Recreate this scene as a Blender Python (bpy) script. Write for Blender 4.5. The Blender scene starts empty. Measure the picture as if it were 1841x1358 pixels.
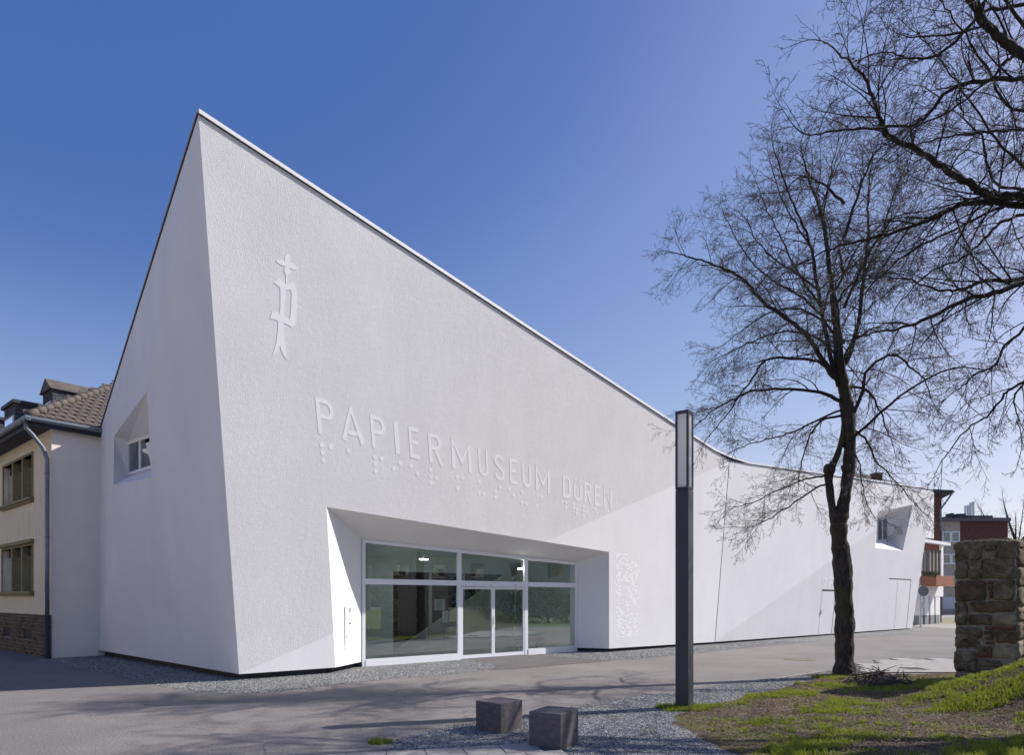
import bpy, math, random
from mathutils import Vector, noise
from mathutils.geometry import tessellate_polygon
random.seed(7)
S = bpy.context.scene
C = S.collection
# ------------------------------------------------------------------ camera, sky, sun, exposure
F = 1180.0; HX = 920.5; HY = 1077.0; EYE = 1.7
cd = bpy.data.cameras.new("camera"); cam = bpy.data.objects.new("camera", cd); C.objects.link(cam)
cam.location = (0, 0, EYE); cam.rotation_euler = (math.radians(90), 0, 0)
cd.sensor_fit = 'HORIZONTAL'; cd.sensor_width = 36; cd.lens = 36*F/1841
cd.shift_y = (HY-679)/1841; cd.clip_end = 20000; cd.clip_start = 0.05
S.camera = cam
SUN_H = Vector((0.959, 0.284)).normalized(); SUN_EL = math.radians(41)
w = bpy.data.worlds.new("World"); S.world = w; w.use_nodes = True
nt = w.node_tree; nt.nodes.clear()
sk = nt.nodes.new('ShaderNodeTexSky'); sk.sky_type = 'NISHITA'; sk.sun_disc = False
sk.sun_elevation = SUN_EL; sk.sun_rotation = math.atan2(SUN_H.x, SUN_H.y)
sk.air_density = 1.0; sk.dust_density = 0.6; sk.ozone_density = 2.5; sk.altitude = 100
bg = nt.nodes.new('ShaderNodeBackground'); bg.inputs['Strength'].default_value = 0.105
wo = nt.nodes.new('ShaderNodeOutputWorld')
def vmul(src, k):
    n = nt.nodes.new('ShaderNodeVectorMath'); n.operation = 'SCALE'; n.inputs['Scale'].default_value = k; nt.links.new(src, n.inputs[0]); return n.outputs[0]
cv = nt.nodes.new('ShaderNodeRGBCurve'); nt.links.new(vmul(sk.outputs[0], .134), cv.inputs['Color'])
for ci, pts_ in enumerate(([(0, 0), (.117, .070), (.138, .084), (.198, .195), (.258, .285), (.515, .60), (1, .92)], [(0, 0), (.198, .156), (.232, .168), (.318, .292), (.413, .405), (.73, .67), (1, .84)], [(0, 0), (.366, .435), (.42, .455), (.557, .60), (.679, .70), (.92, .84), (1, .88)])):
    c_ = cv.mapping.curves[ci]; c_.points[0].location = pts_[0]; c_.points[1].location = pts_[-1]
    for q_ in pts_[1:-1]: c_.points.new(*q_)
cv.mapping.update()
nt.links.new(vmul(cv.outputs[0], 1/.134), bg.inputs[0]); nt.links.new(bg.outputs[0], wo.inputs[0])
sd = bpy.data.lights.new("sun", 'SUN'); sd.energy = 4.7; sd.angle = math.radians(0.5); sd.color = (1, 0.95, 0.89)
so = bpy.data.objects.new("sun", sd); C.objects.link(so)
sdir = Vector((SUN_H.x*math.cos(SUN_EL), SUN_H.y*math.cos(SUN_EL), math.sin(SUN_EL)))
so.rotation_euler = sdir.to_track_quat('Z', 'Y').to_euler(); so.location = sdir*30
S.view_settings.view_transform = 'Standard'; S.view_settings.look = 'None'
S.view_settings.exposure = 0.35; S.view_settings.gamma = 1

# ------------------------------------------------------------------ helpers
def V(*a): return Vector(a)
def ray(px, py): return Vector(((px-HX)/F, 1.0, (HY-py)/F))
def P(px, py, d): return V(0, 0, EYE)+ray(px, py)*d
def G(px, py, z=0.0): return V(0, 0, EYE)+ray(px, py)*((EYE-z)*F/(py-HY))
class Plane:
    def __init__(s, a, b, c):
        s.o = Vector(a); n = (Vector(b)-s.o).cross(Vector(c)-s.o).normalized()
        if n.dot(V(0, 0, EYE)-s.o) < 0: n = -n
        s.n = n
    def hit(s, px, py, off=0.0):
        r = ray(px, py); e = V(0, 0, EYE)
        t = (s.o+s.n*off-e).dot(s.n)/r.dot(s.n)
        return e+r*t
def link_tag(o, label=None, cat=None, group=None, kind=None):
    if label: o['label'] = label
    if cat: o['category'] = cat
    if group: o['group'] = group
    if kind: o['kind'] = kind
    return o
def thing(name, label, cat, loc=(0, 0, 0), rz=0, group=None):
    o = bpy.data.objects.new(name, None); C.objects.link(o); o.location = loc; o.rotation_euler = (0, 0, rz)
    o.empty_display_size = 0.2
    return link_tag(o, label, cat, group)
def copy_thing(src, loc, rz, label, group=None):
    r = src.copy(); C.objects.link(r); r.location = loc; r.rotation_euler = (0, 0, rz); r['label'] = label
    if group: r['group'] = group
    for ch in list(src.children):
        c = ch.copy(); C.objects.link(c); c.parent = r
        for g in list(ch.children):
            d = g.copy(); C.objects.link(d); d.parent = c
    return r
class MB:
    def __init__(s): s.v = []; s.f = []
    def face(s, pts):
        n = len(s.v); s.v += [tuple(p) for p in pts]; s.f.append(tuple(range(n, n+len(pts)))); return s
    def hull(s, bot, top):                       # prism between two loops
        n = len(s.v); k = len(bot); s.v += [tuple(p) for p in bot]+[tuple(p) for p in top]
        for i in range(k):
            j = (i+1) % k; s.f.append((n+i, n+j, n+k+j, n+k+i))
        s.f.append(tuple(n+i for i in reversed(range(k)))); s.f.append(tuple(n+k+i for i in range(k))); return s
    def box(s, o, a, b, c):                      # corner + three edge vectors
        o, a, b, c = map(Vector, (o, a, b, c))
        return s.hull([o, o+a, o+a+b, o+b], [o+c, o+a+c, o+a+b+c, o+b+c])
    def cbox(s, c, x, y, z):
        c = Vector(c); return s.box(c-V(x/2, y/2, z/2), (x, 0, 0), (0, y, 0), (0, 0, z))
    def tube(s, pts, rad, sides=6, cap=True):
        pts = [Vector(p) for p in pts]
        if not hasattr(rad, '__len__'): rad = [rad]*len(pts)
        n0 = len(s.v); k = len(pts); u = None
        for i in range(k):
            t = pts[min(i+1, k-1)]-pts[max(i-1, 0)]
            if t.length < 1e-9: t = V(0, 0, 1)
            t.normalize()
            if u is None: u = t.orthogonal().normalized()
            else:
                u = u-t*u.dot(t)
                u = u.normalized() if u.length > 1e-6 else t.orthogonal().normalized()
            w_ = t.cross(u); p = pts[i]; r = rad[i]
            for j in range(sides):
                a = 2*math.pi*j/sides; q = p+u*(math.cos(a)*r)+w_*(math.sin(a)*r); s.v.append((q.x, q.y, q.z))
        for i in range(k-1):
            for j in range(sides):
                a = n0+i*sides+j; b = n0+i*sides+(j+1) % sides
                s.f.append((a, b, b+sides, a+sides))
        if cap:
            s.f.append(tuple(n0+j for j in reversed(range(sides)))); s.f.append(tuple(n0+(k-1)*sides+j for j in range(sides)))
        return s
    def cyl(s, c, r, h, sides=24): c = Vector(c); return s.tube([c, c+V(0, 0, h)], r, sides)
    def poly(s, loops):                          # planar polygon with holes
        loops = [[Vector(p) for p in l] for l in loops]
        n = len(s.v); flat = [p for l in loops for p in l]
        s.v += [tuple(p) for p in flat]
        for t in tessellate_polygon(loops): s.f.append(tuple(n+i for i in t))
        return s
    def build(s, name, mat, parent=None, smooth=False, bevel=0, merge=False):
        me = bpy.data.meshes.new(name); me.from_pydata(s.v, [], s.f); me.update()
        if smooth: me.polygons.foreach_set('use_smooth', [True]*len(me.polygons))
        o = bpy.data.objects.new(name, me); C.objects.link(o); me.materials.append(mat)
        if parent is not None:
            o.parent = parent
            if not getattr(s, 'local', False): 
                from mathutils import Matrix
                m = Matrix.Translation(parent.location) @ parent.rotation_euler.to_matrix().to_4x4()
                if parent.parent:
                    pp = parent.parent
                    m = (Matrix.Translation(pp.location) @ pp.rotation_euler.to_matrix().to_4x4()) @ parent.matrix_parent_inverse @ m
                o.matrix_parent_inverse = m.inverted()
        if bevel:
            b = o.modifiers.new('bevel', 'BEVEL'); b.width = bevel; b.segments = 2; b.limit_method = 'ANGLE'
        return o
# ------------------------------------------------------------------ materials
def mat(name, col=(.5, .5, .5), rough=.7, metal=0, spec=.5):
    m = bpy.data.materials.new(name); m.use_nodes = True; b = m.node_tree.nodes['Principled BSDF']
    b.inputs['Base Color'].default_value = (*col, 1); b.inputs['Roughness'].default_value = rough
    b.inputs['Metallic'].default_value = metal; b.inputs['Specular IOR Level'].default_value = spec
    return m
class NB:                                        # tiny node builder
    def __init__(s, m): s.m = m; s.t = m.node_tree; s.b = s.t.nodes['Principled BSDF']; s.co = s.t.nodes.new('ShaderNodeTexCoord').outputs['Object']
    def new(s, t, **k):
        n = s.t.nodes.new(t)
        for a, v in k.items(): setattr(n, a, v)
        return n
    def noise(s, scale, detail=4, rough=.55, vec=None, dist=0):
        n = s.new('ShaderNodeTexNoise'); n.inputs['Scale'].default_value = scale; n.inputs['Detail'].default_value = detail
        n.inputs['Roughness'].default_value = rough; n.inputs['Distortion'].default_value = dist
        s.t.links.new(vec or s.co, n.inputs['Vector']); return n.outputs['Fac']
    def voro(s, scale, feature='F1', out='Distance', vec=None):
        n = s.new('ShaderNodeTexVoronoi', feature=feature); n.inputs['Scale'].default_value = scale
        s.t.links.new(vec or s.co, n.inputs['Vector']); return n.outputs[out]
    def mapping(s, scale): 
        n = s.new('ShaderNodeMapping'); n.inputs['Scale'].default_value = scale; s.t.links.new(s.co, n.inputs['Vector']); return n.outputs[0]
    def ramp(s, fac, stops):
        n = s.new('ShaderNodeValToRGB'); e = n.color_ramp.elements
        while len(e) < len(stops): e.new(.5)
        for i, (p, c) in enumerate(stops): e[i].position = p; e[i].color = (*c, 1) if len(c) == 3 else c
        s.t.links.new(fac, n.inputs[0]); return n.outputs[0]
    def mix(s, fac, a, b, mode='MIX'):
        n = s.new('ShaderNodeMix', data_type='RGBA', blend_type=mode)
        for sock, v in ((n.inputs[0], fac), (n.inputs[6], a), (n.inputs[7], b)):
            if isinstance(v, (int, float)): sock.default_value = v
            elif isinstance(v, tuple): sock.default_value = (*v, 1)
            else: s.t.links.new(v, sock)
        return n.outputs[2]
    def color(s, o): s.t.links.new(o, s.b.inputs['Base Color']); return s
    def rough(s, o): s.t.links.new(o, s.b.inputs['Roughness']); return s
    def bump(s, h, dist=.01, strength=1.0, prev=None):
        n = s.new('ShaderNodeBump'); n.inputs['Distance'].default_value = dist; n.inputs['Strength'].default_value = strength
        s.t.links.new(h, n.inputs['Height'])
        if prev: s.t.links.new(prev, n.inputs['Normal'])
        s.t.links.new(n.outputs[0], s.b.inputs['Normal']); return n.outputs[0]
def g3(v): return (v, v, v)
def mottled(name, c1, c2, scale, rough=.8, bump=.0, bscale=40, spec=.3, metal=0, detail=5, vec=None):
    m = mat(name, c1, rough, metal, spec); n = NB(m); v = n.mapping(vec) if vec else None
    n.color(n.ramp(n.noise(scale, detail, .6, v), [(.3, c1), (.7, c2)]))
    if bump: n.bump(n.noise(bscale, 4, .6), bump)
    return m
def stucco(name, base, grain, amount, spots=True):
    m = mat(name, base, .92, 0, .15); n = NB(m)
    big = n.ramp(n.noise(.55, 6, .65), [(.3, tuple(c*.93 for c in base)), (.7, base)])
    streak = n.ramp(n.noise(1.2, 5, .6, n.mapping((1, 1, .22))), [(.3, g3(.955)), (.65, g3(1))])
    col = n.mix(1.0, big, streak, 'MULTIPLY')
    n.color(col)
    p = n.bump(n.noise(grain, 5, .7), amount)
    n.bump(n.noise(grain*.14, 4, .6), amount*.5, 1, p)
    return m
M = {}
M['stucco_rough'] = stucco('rough_plaster', (.86, .845, .84), 52, .0085)
M['stucco'] = stucco('plaster', (.86, .85, .85), 75, .003)
M['stucco_smooth'] = stucco('smooth_plaster', (.86, .85, .85), 90, .002)
M['relief'] = mat('relief_plaster', (.915, .90, .90), .85, 0, .2)
M['cap'] = mottled('cap_metal', (.78, .79, .81), (.84, .84, .85), 3, .35)
M['dark_trim'] = mat('dark_trim', (.03, .032, .04), .5)
M['plinth'] = mottled('plinth_coating', (.035, .037, .045), (.05, .052, .06), 5, .8)
M['joint'] = mat('joint_seal', (.05, .05, .055), .9)
M['pvc'] = mat('window_frame_white', (.82, .83, .85), .35)
M['house'] = mottled('cream_render', (.70, .61, .45), (.82, .74, .57), 3, .9, .006, 60, .2, vec=(2.5, 2.5, .5))
M['house_side'] = mottled('pale_render', (.80, .73, .64), (.86, .79, .70), 1.5, .92, .004, 60, .15)
M['olive'] = mottled('olive_stone_frame', (.20, .17, .085), (.27, .23, .12), 8, .7, .003, 60)
M['zinc'] = mottled('zinc', (.14, .16, .20), (.22, .24, .28), 6, .5, 0, 40, .5, .3)
M['slate_dark'] = mat('dark_soffit', (.03, .035, .05), .7)
M['wood_dark'] = mottled('dark_wood', (.05, .04, .035), (.08, .06, .05), 12, .7)
M['interior'] = mat('interior_wall', (.76, .82, .79), .8)
M['int_floor'] = mat('interior_floor', (.16, .17, .18), .35)
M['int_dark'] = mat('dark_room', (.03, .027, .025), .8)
M['steel'] = mat('brushed_steel', (.45, .47, .5), .35, .9)
M['paper'] = mat('notice_paper', (.55, .60, .60), .8)
M['ink'] = mat('ink', (.12, .13, .14), .8)
M['pane_white'] = mottled('frosted_panel', (.66, .66, .68), (.72, .72, .74), 4, .45)
_n = NB(M['pane_white']); _tr = _n.new('ShaderNodeBsdfTranslucent'); _tr.inputs[0].default_value = (.9, .9, .9, 1); _mx = _n.new('ShaderNodeMixShader'); _mx.inputs[0].default_value = .6
_n.t.links.new(_n.b.outputs[0], _mx.inputs[1]); _n.t.links.new(_tr.outputs[0], _mx.inputs[2]); _n.t.links.new(_mx.outputs[0], _n.t.nodes['Material Output'].inputs[0])
M['anthracite'] = mottled('anthracite_paint', (.050, .053, .068), (.060, .063, .080), 2, .42, .0006, 180)
M['red_brick'] = None

def bricks(name, c1, c2, mortar, w_=.24, h=.08, axis='x'):
    m = mat(name, c1, .9, 0, .2); n = NB(m)
    sx = n.new('ShaderNodeSeparateXYZ'); n.t.links.new(n.co, sx.inputs[0])
    ad = n.new('ShaderNodeMath', operation='ADD'); n.t.links.new(sx.outputs[0], ad.inputs[0]); n.t.links.new(sx.outputs[1], ad.inputs[1])
    cx = n.new('ShaderNodeCombineXYZ'); n.t.links.new(ad.outputs[0], cx.inputs[0]); n.t.links.new(sx.outputs[2], cx.inputs[1])
    b = n.new('ShaderNodeTexBrick'); n.t.links.new(cx.outputs[0], b.inputs['Vector'])
    b.inputs['Color1'].default_value = (*c1, 1); b.inputs['Color2'].default_value = (*c2, 1); b.inputs['Mortar'].default_value = (*mortar, 1)
    b.inputs['Scale'].default_value = 1; b.inputs['Brick Width'].default_value = w_; b.inputs['Row Height'].default_value = h; b.inputs['Mortar Size'].default_value = .009
    n.color(b.outputs[0]); n.bump(b.outputs['Fac'], -.004); return m
M['red_brick'] = bricks('red_brick', (.10, .045, .036), (.15, .065, .05), (.10, .085, .08))
M['orange_brick'] = bricks('orange_brick', (.30, .11, .07), (.38, .15, .09), (.25, .2, .17))
M['beige_brick'] = bricks('beige_brick', (.40, .36, .29), (.50, .45, .37), (.32, .30, .26), .3, .1)
# asphalt
def asphalt():
    m = mat('asphalt', (.2, .19, .19), .86, 0, .25); n = NB(m)
    big = n.ramp(n.noise(.35, 6, .6), [(.3, (.178, .164, .158)), (.5, (.215, .198, .188)), (.72, (.262, .242, .226))])
    fine = n.ramp(n.noise(38, 4, .85), [(.34, g3(.45)), (.62, g3(1.3))])
    col = n.mix(1.0, big, fine, 'MULTIPLY')
    dk_ = n.ramp(n.voro(7), [(.03, g3(.8)), (.06, g3(0))]); col = n.mix(dk_, col, (.06, .056, .056))
    sp = n.ramp(n.voro(28), [(.03, g3(1)), (.07, g3(0))])
    col = n.mix(sp, col, (.30, .28, .26))
    st = n.ramp(n.noise(1.3, 7, .72, n.mapping((.5, 1.3, 1)), 1.2), [(.60, g3(0)), (.75, g3(.35))])
    col = n.mix(st, col, (.12, .11, .112))
    dv_ = n.new('ShaderNodeTexNoise'); dv_.inputs['Scale'].default_value = 1.6; dv_.inputs['Detail'].default_value = 6; n.t.links.new(n.co, dv_.inputs['Vector'])
    av_ = n.new('ShaderNodeVectorMath'); av_.operation = 'MULTIPLY_ADD'; n.t.links.new(dv_.outputs['Color'], av_.inputs[0]); av_.inputs[1].default_value = (.9, .9, 0); n.t.links.new(n.co, av_.inputs[2])
    cr = n.ramp(n.voro(.28, 'DISTANCE_TO_EDGE', 'Distance', av_.outputs[0]), [(.0, g3(.75)), (.0035, g3(0))])
    cm = n.mix(1.0, cr, n.ramp(n.noise(.5, 3), [(.48, g3(0)), (.56, g3(1))]), 'MULTIPLY'); col = n.mix(cm, col, (.05, .047, .047))
    pt = n.ramp(n.noise(.22, 2, .4), [(.60, g3(0)), (.61, g3(.22))]); col = n.mix(pt, col, (.13, .12, .118))
    n.color(col); n.bump(n.noise(90, 3, .8), .006); return m
M['asphalt'] = asphalt()
def asphalt_new():
    m = mat('asphalt_patch', (.12, .11, .11), .9, 0, .25); n = NB(m)
    n.color(n.mix(1.0, n.ramp(n.noise(1.2, 6, .6), [(.3, (.125, .115, .115)), (.7, (.165, .15, .148))]), n.ramp(n.noise(60, 3, .8), [(.3, g3(.6)), (.65, g3(1.2))]), 'MULTIPLY'))
    n.bump(n.noise(60, 3, .8), .01); return m
M['asphalt_new'] = asphalt_new()
def gravel_mat():
    m = mat('gravel_bed', (.3, .3, .3), .9, 0, .3); n = NB(m)
    cell = n.new('ShaderNodeSeparateColor'); n.t.links.new(n.voro(38, 'F1', 'Color'), cell.inputs[0])
    c = n.ramp(cell.outputs[0], [(0, (.09, .10, .11)), (.4, (.21, .215, .22)), (.75, (.34, .34, .33)), (1, (.52, .51, .48))])
    d = n.ramp(n.voro(38, 'DISTANCE_TO_EDGE'), [(0, g3(.35)), (.12, g3(1))])
    n.color(n.mix(1.0, n.mix(1.0, c, d, 'MULTIPLY'), n.ramp(n.noise(.8, 4), [(.3, g3(.85)), (.7, g3(1.08))]), 'MULTIPLY'))
    n.bump(n.voro(38), -.02); return m
M['gravel'] = gravel_mat()
def stone_bits():
    m = mat('gravel_stone', (.3, .3, .3), .85, 0, .3); n = NB(m)
    cell = n.new('ShaderNodeSeparateColor'); n.t.links.new(n.voro(30, 'F1', 'Color'), cell.inputs[0])
    n.color(n.ramp(cell.outputs[0], [(0, (.11, .12, .135)), (.45, (.23, .235, .24)), (.8, (.37, .37, .36)), (1, (.58, .57, .54))])); return m
M['stones'] = stone_bits()
M['concrete'] = mottled('concrete_slab', (.26, .245, .235), (.36, .34, .32), 4, .85, .003, 60)
M['soil'] = None
def soil():
    m = mat('bare_soil', (.1, .08, .06), .95, 0, .1); n = NB(m)
    a = n.ramp(n.noise(3.2, 8, .7), [(.28, (.050, .038, .030)), (.5, (.105, .080, .062)), (.72, (.19, .155, .12))])
    mask = n.ramp(n.noise(.9, 6, .65), [(.46, g3(0)), (.60, g3(.75))])
    moss = n.ramp(n.noise(9, 5, .7), [(.3, (.075, .085, .022)), (.7, (.15, .165, .045))])
    fl = n.ramp(n.voro(34), [(.10, g3(.5)), (.3, g3(0))])
    col = n.mix(mask, a, moss); col = n.mix(fl, col, (.26, .20, .15))
    n.color(col); p = n.bump(n.noise(26, 6, .8), .03); n.bump(n.noise(5, 4), .05, 1, p); return m
M['soil'] = soil()
def bark(name, c1, c2, green=None):
    m = mat(name, c1, .9, 0, .2); n = NB(m)
    v = n.mapping((1, 1, .22))
    f = n.noise(22, 6, .7, v, .6); col = n.ramp(f, [(.3, c1), (.7, c2)])
    if green: col = n.mix(n.ramp(n.noise(2.2, 5), [(.5, g3(0)), (.7, g3(.6))]), col, green)
    n.color(col); n.bump(f, .03); return m
M['bark'] = bark('bark', (.028, .024, .022), (.095, .080, .066), (.08, .075, .035))
M['bark_dark'] = bark('branch_bark', (.022, .020, .020), (.060, .052, .048), (.06, .055, .025))
M['twig'] = mat('twig_bark', (.060, .046, .038), .8)
M['twig2'] = mat('pale_twig_bark', (.105, .083, .066), .8)
M['stick'] = mottled('dead_wood', (.07, .058, .05), (.17, .145, .125), 12, .9)
M['basalt'] = None
def basalt():
    m = mat('basalt', (.08, .075, .08), .8, 0, .3); n = NB(m)
    v = n.mapping((1, 1.6, 3)); rot = v.node; rot.inputs['Rotation'].default_value = (.5, .7, .3)
    a = n.ramp(n.noise(7, 7, .75, v), [(.3, (.085, .075, .080)), (.7, (.165, .148, .150))])
    n.color(n.mix(n.ramp(n.noise(90, 2), [(.62, g3(0)), (.7, g3(.5))]), a, (.22, .21, .21)))
    n.bump(n.noise(45, 5, .7), .006); return m
M['basalt'] = basalt()
def tile_mat(name, c1, c2):
    m = mat(name, c1, .8, 0, .3); n = NB(m)
    n.color(n.ramp(n.noise(5, 5, .7), [(.3, c1), (.7, c2)])); n.bump(n.noise(50, 4), .004); return m
M['tile'] = tile_mat('roof_tile', (.075, .062, .055), (.15, .125, .108))
M['tile_far'] = tile_mat('weathered_tile', (.05, .045, .045), (.11, .095, .09))
def slate():
    m = bricks('slate_shingle', (.07, .075, .09), (.11, .115, .13), (.025, .025, .03), .26, .13); return m
M['slate'] = slate()
def glass(name, tint, refl=.10, trans=(.72, .80, .76)):
    m = bpy.data.materials.new(name); m.use_nodes = True; t = m.node_tree; t.nodes.clear()
    o = t.nodes.new('ShaderNodeOutputMaterial'); mx = t.nodes.new('ShaderNodeMixShader')
    tr = t.nodes.new('ShaderNodeBsdfTransparent'); tr.inputs[0].default_value = (*trans, 1)
    gl = t.nodes.new('ShaderNodeBsdfGlossy'); gl.inputs['Roughness'].default_value = 0; gl.inputs[0].default_value = (*tint, 1)
    fr = t.nodes.new('ShaderNodeFresnel'); fr.inputs[0].default_value = 1.5
    ma = t.nodes.new('ShaderNodeMath'); ma.operation = 'MULTIPLY_ADD'; ma.inputs[1].default_value = 1.6; ma.inputs[2].default_value = refl
    t.links.new(fr.outputs[0], ma.inputs[0]); t.links.new(ma.outputs[0], mx.inputs[0])
    t.links.new(tr.outputs[0], mx.inputs[1]); t.links.new(gl.outputs[0], mx.inputs[2]); t.links.new(mx.outputs[0], o.inputs[0])
    return m
M['glass'] = glass('entrance_glass', (.86, .94, .97), .30, (.82, .91, .89))
M['glass_dark'] = glass('window_glass', (.9, .95, 1), .10, (.35, .40, .42))
def emit(name, c, s):
    m = mat(name, c); b = m.node_tree.nodes['Principled BSDF']; b.inputs['Emission Color'].default_value = (*c, 1); b.inputs['Emission Strength'].default_value = s; return m
M['lamp_glow'] = emit('lit_downlight', (1, .97, .9), 22)
def stone_wall_mat(name, c1, c2, c3, moss=.35):
    m = mat(name, c1, .93, 0, .15); n = NB(m)
    a = n.ramp(n.noise(5.5, 10, .8, None, .5), [(.36, c1), (.5, c2), (.66, c3)])
    mk = n.ramp(n.noise(1.8, 6, .7), [(.55, g3(0)), (.68, g3(moss))])
    n.color(n.mix(mk, a, (.055, .060, .028))); p = n.bump(n.noise(9, 7, .75), .05); n.bump(n.noise(60, 4), .008, 1, p); return m
M['sandstone'] = stone_wall_mat('sandstone', (.06, .055, .036), (.185, .155, .108), (.36, .31, .23))
M['sandstone_red'] = stone_wall_mat('red_sandstone', (.07, .05, .038), (.15, .105, .076), (.25, .185, .14), .2)
M['sandstone_pale'] = stone_wall_mat('pale_sandstone', (.15, .13, .095), (.32, .28, .21), (.46, .41, .32), .15)
M['brick_old'] = mottled('old_brick', (.10, .05, .038), (.18, .09, .065), 10, .95, .01, 40)
M['mortar'] = mottled('lime_mortar', (.20, .18, .145), (.34, .31, .26), 12, .95, .02, 40)
M['grass'] = None
def grass_mat(name, a, b_, c):
    m = mat(name, a, .6, 0, .3); n = NB(m)
    n.color(n.ramp(n.noise(2.8, 6, .75), [(.3, a), (.5, b_), (.68, c)]))
    n.b.inputs['Subsurface Weight'].default_value = 0
    tr = n.new('ShaderNodeBsdfTranslucent'); mx = n.new('ShaderNodeMixShader'); mx.inputs[0].default_value = .35
    tr.inputs[0].default_value = (b_[0]*1.5, b_[1]*1.5, b_[2], 1)
    out = n.t.nodes['Material Output']
    n.t.links.new(n.b.outputs[0], mx.inputs[1]); n.t.links.new(tr.outputs[0], mx.inputs[2]); n.t.links.new(mx.outputs[0], out.inputs[0]); return m
M['grass'] = grass_mat('grass_blade', (.10, .14, .02), (.21, .25, .04), (.38, .37, .10))
M['litter'] = mottled('dry_leaf', (.13, .09, .06), (.30, .23, .16), 3, .9)

# ------------------------------------------------------------------ terrain
def sm(x): x = max(0, min(1, x)); return x*x*(3-2*x)
def hgt(x, y):
    a = sm((x-6.0-.15*math.sin(y*.9))/2.5)*sm((12.6-y+.10*(x-8))/3.6)
    b = .04*sm((x-2.6)/1.5)*sm((15-y)/2)
    return 1.0*a+b+.02*noise.noise(V(x*1.1, y*1.1, 0))*sm((x-2.8)/1.2)
g = MB(); g.box((-1500, -1500, -.5), (3000, 0, 0), (0, 4000, 0), (0, 0, .5)); link_tag(g.build('road', M['asphalt']), kind='structure')

def offset_poly(px, z=0.0): return [G(a, b, z) for a, b in px]
def sheet(name, px, z, material, kind='structure', pts=None):
    m = MB(); p = pts or offset_poly(px, z); m.poly([[(q.x, q.y, z) for q in p]]); o = m.build(name, material)
    me = o.data
    link_tag(o, kind=kind); return o, p
# museum base line
DIR = V(1, .822, 0).normalized(); NRM = V(.822, -1, 0).normalized()
P0b = V(-5.65, 13.6, 0)
BASE = Plane(P0b, P0b+DIR, P0b+V(0, 0, 1))
strip_out = [(62, 1189), (110, 1196), (180, 1209), (240, 1223), (290, 1235), (340, 1243), (400, 1248), (470, 1247), (540, 1240), (620, 1230), (700, 1222), (770, 1217), (830, 1211), (880, 1205), (893, 1199), (880, 1193), (845, 1187), (829, 1182)]
inner_back = [P0b+DIR*3-NRM*2.2, P0b-NRM*1+DIR*.7, V(-12.2, 20.4, 0), V(-13.2, 19.0, 0)]
pts1 = offset_poly(strip_out)+[G(829, 1178)-NRM*.6]+inner_back
sheet('gravel_bed', None, .004, M['gravel'], pts=pts1)
strip2 = [(955, 1176), (985, 1180), (1020, 1184), (1060, 1187), (1100, 1188), (1180, 1182), (1260, 1174.5), (1340, 1166), (1420, 1158), (1500, 1151), (1600, 1142), (1645, 1137.5), (1648, 1133)]
pts2 = offset_poly(strip2)+[P0b+DIR*37-NRM*1, P0b+DIR*12-NRM*1.6]
sheet('gravel_bed', None, .0045, M['gravel'], pts=pts2)
ramp_px = [(829, 1182), (845, 1187), (880, 1193), (893, 1199), (880, 1205.5), (925, 1203), (1010, 1196), (1100, 1189), (1060, 1187), (1020, 1184), (985, 1180), (955, 1176), (945, 1172), (829, 1178)]
sheet('asphalt_ramp', ramp_px, .006, M['asphalt_new'])
fore = [(690, 1359), (705, 1345), (722, 1333), (748, 1323), (790, 1312), (855, 1299), (930, 1290), (1000, 1280), (1042, 1271), (1092, 1262), (1150, 1253), (1230, 1245), (1300, 1233), (1390, 1220), (1460, 1211), (1530, 1203), (1600, 1199), (1680, 1196), (1700, 1200), (1600, 1212), (1540, 1216), (1480, 1225), (1400, 1241), (1330, 1262), (1260, 1274), (1215, 1285), (1222, 1310), (1265, 1335), (1310, 1358), (1360, 1400)]
pf = offset_poly(fore)+[V(2.2, 3, 0), V(-2.6, 3, 0), V(-2.0, 6, 0)]
sheet('gravel_bed', None, .005, M['gravel'], pts=pf)
# concrete slabs bottom centre
slab = MB(); ang = math.radians(14); ux = V(math.cos(ang), math.sin(ang), 0); uy = V(-math.sin(ang), math.cos(ang), 0)
org = V(-2.4, 5.2, .006)
for i in range(-2, 9):
    for j in range(-4, 6):
        c = org+ux*(i*.42+(.21 if j % 2 else 0))+uy*(j*.42)
        s = c+ux*.21+uy*.21
        if s.y > 7.47-.10*abs(s.x+.35)**1.6*2.2+.05*((i*7+j*3) % 3) or s.x > .42+.1*(j % 2) or s.x < -2.0: continue
        slab.box(c+V(0, 0, random.uniform(0, .006)), ux*.41, uy*.41, V(0, 0, .022))
link_tag(slab.build('paving', M['concrete'], bevel=.004), kind='structure')
# light jagged paving right, with curb line and far pavement
slab = MB()
for i in range(13):
    for j in range(7):
        c = V(7.6+i*.5+(j % 2)*.25, 14.95+j*.5, .005)
        if c.x < 8.4+(.35*j) - .6 or random.random() < .06 and j < 2: continue
        if j == 6 and i % 2: continue
        slab.box(c, (.49, 0, 0), (0, .49, 0), (0, 0, .02))
link_tag(slab.build('paving', M['concrete']), kind='structure')
m = MB(); a, b = G(1392, 1222.5), G(1482, 1209.5); d = (b-a); n_ = V(-d.y, d.x, 0).normalized()*.06
m.box(a+V(0, 0, .008), d, n_, V(0, 0, .015)); link_tag(m.build('kerb_strip', M['concrete']), kind='structure')
sheet('pavement', [(1646, 1127), (1716, 1131), (1900, 1131), (1900, 1106), (1700, 1106), (1650, 1119)], .006, M['concrete'])
M['sparse'] = mottled('sparse_turf', (.20, .19, .12), (.30, .28, .20), 2, .9)
sheet('verge', [(1664, 1122.5), (1716, 1122.5), (1780, 1122), (1780, 1111), (1700, 1111)], .010, M['sparse'])
m = MB(); c0 = G(1437, 1186.5, 0)
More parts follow.
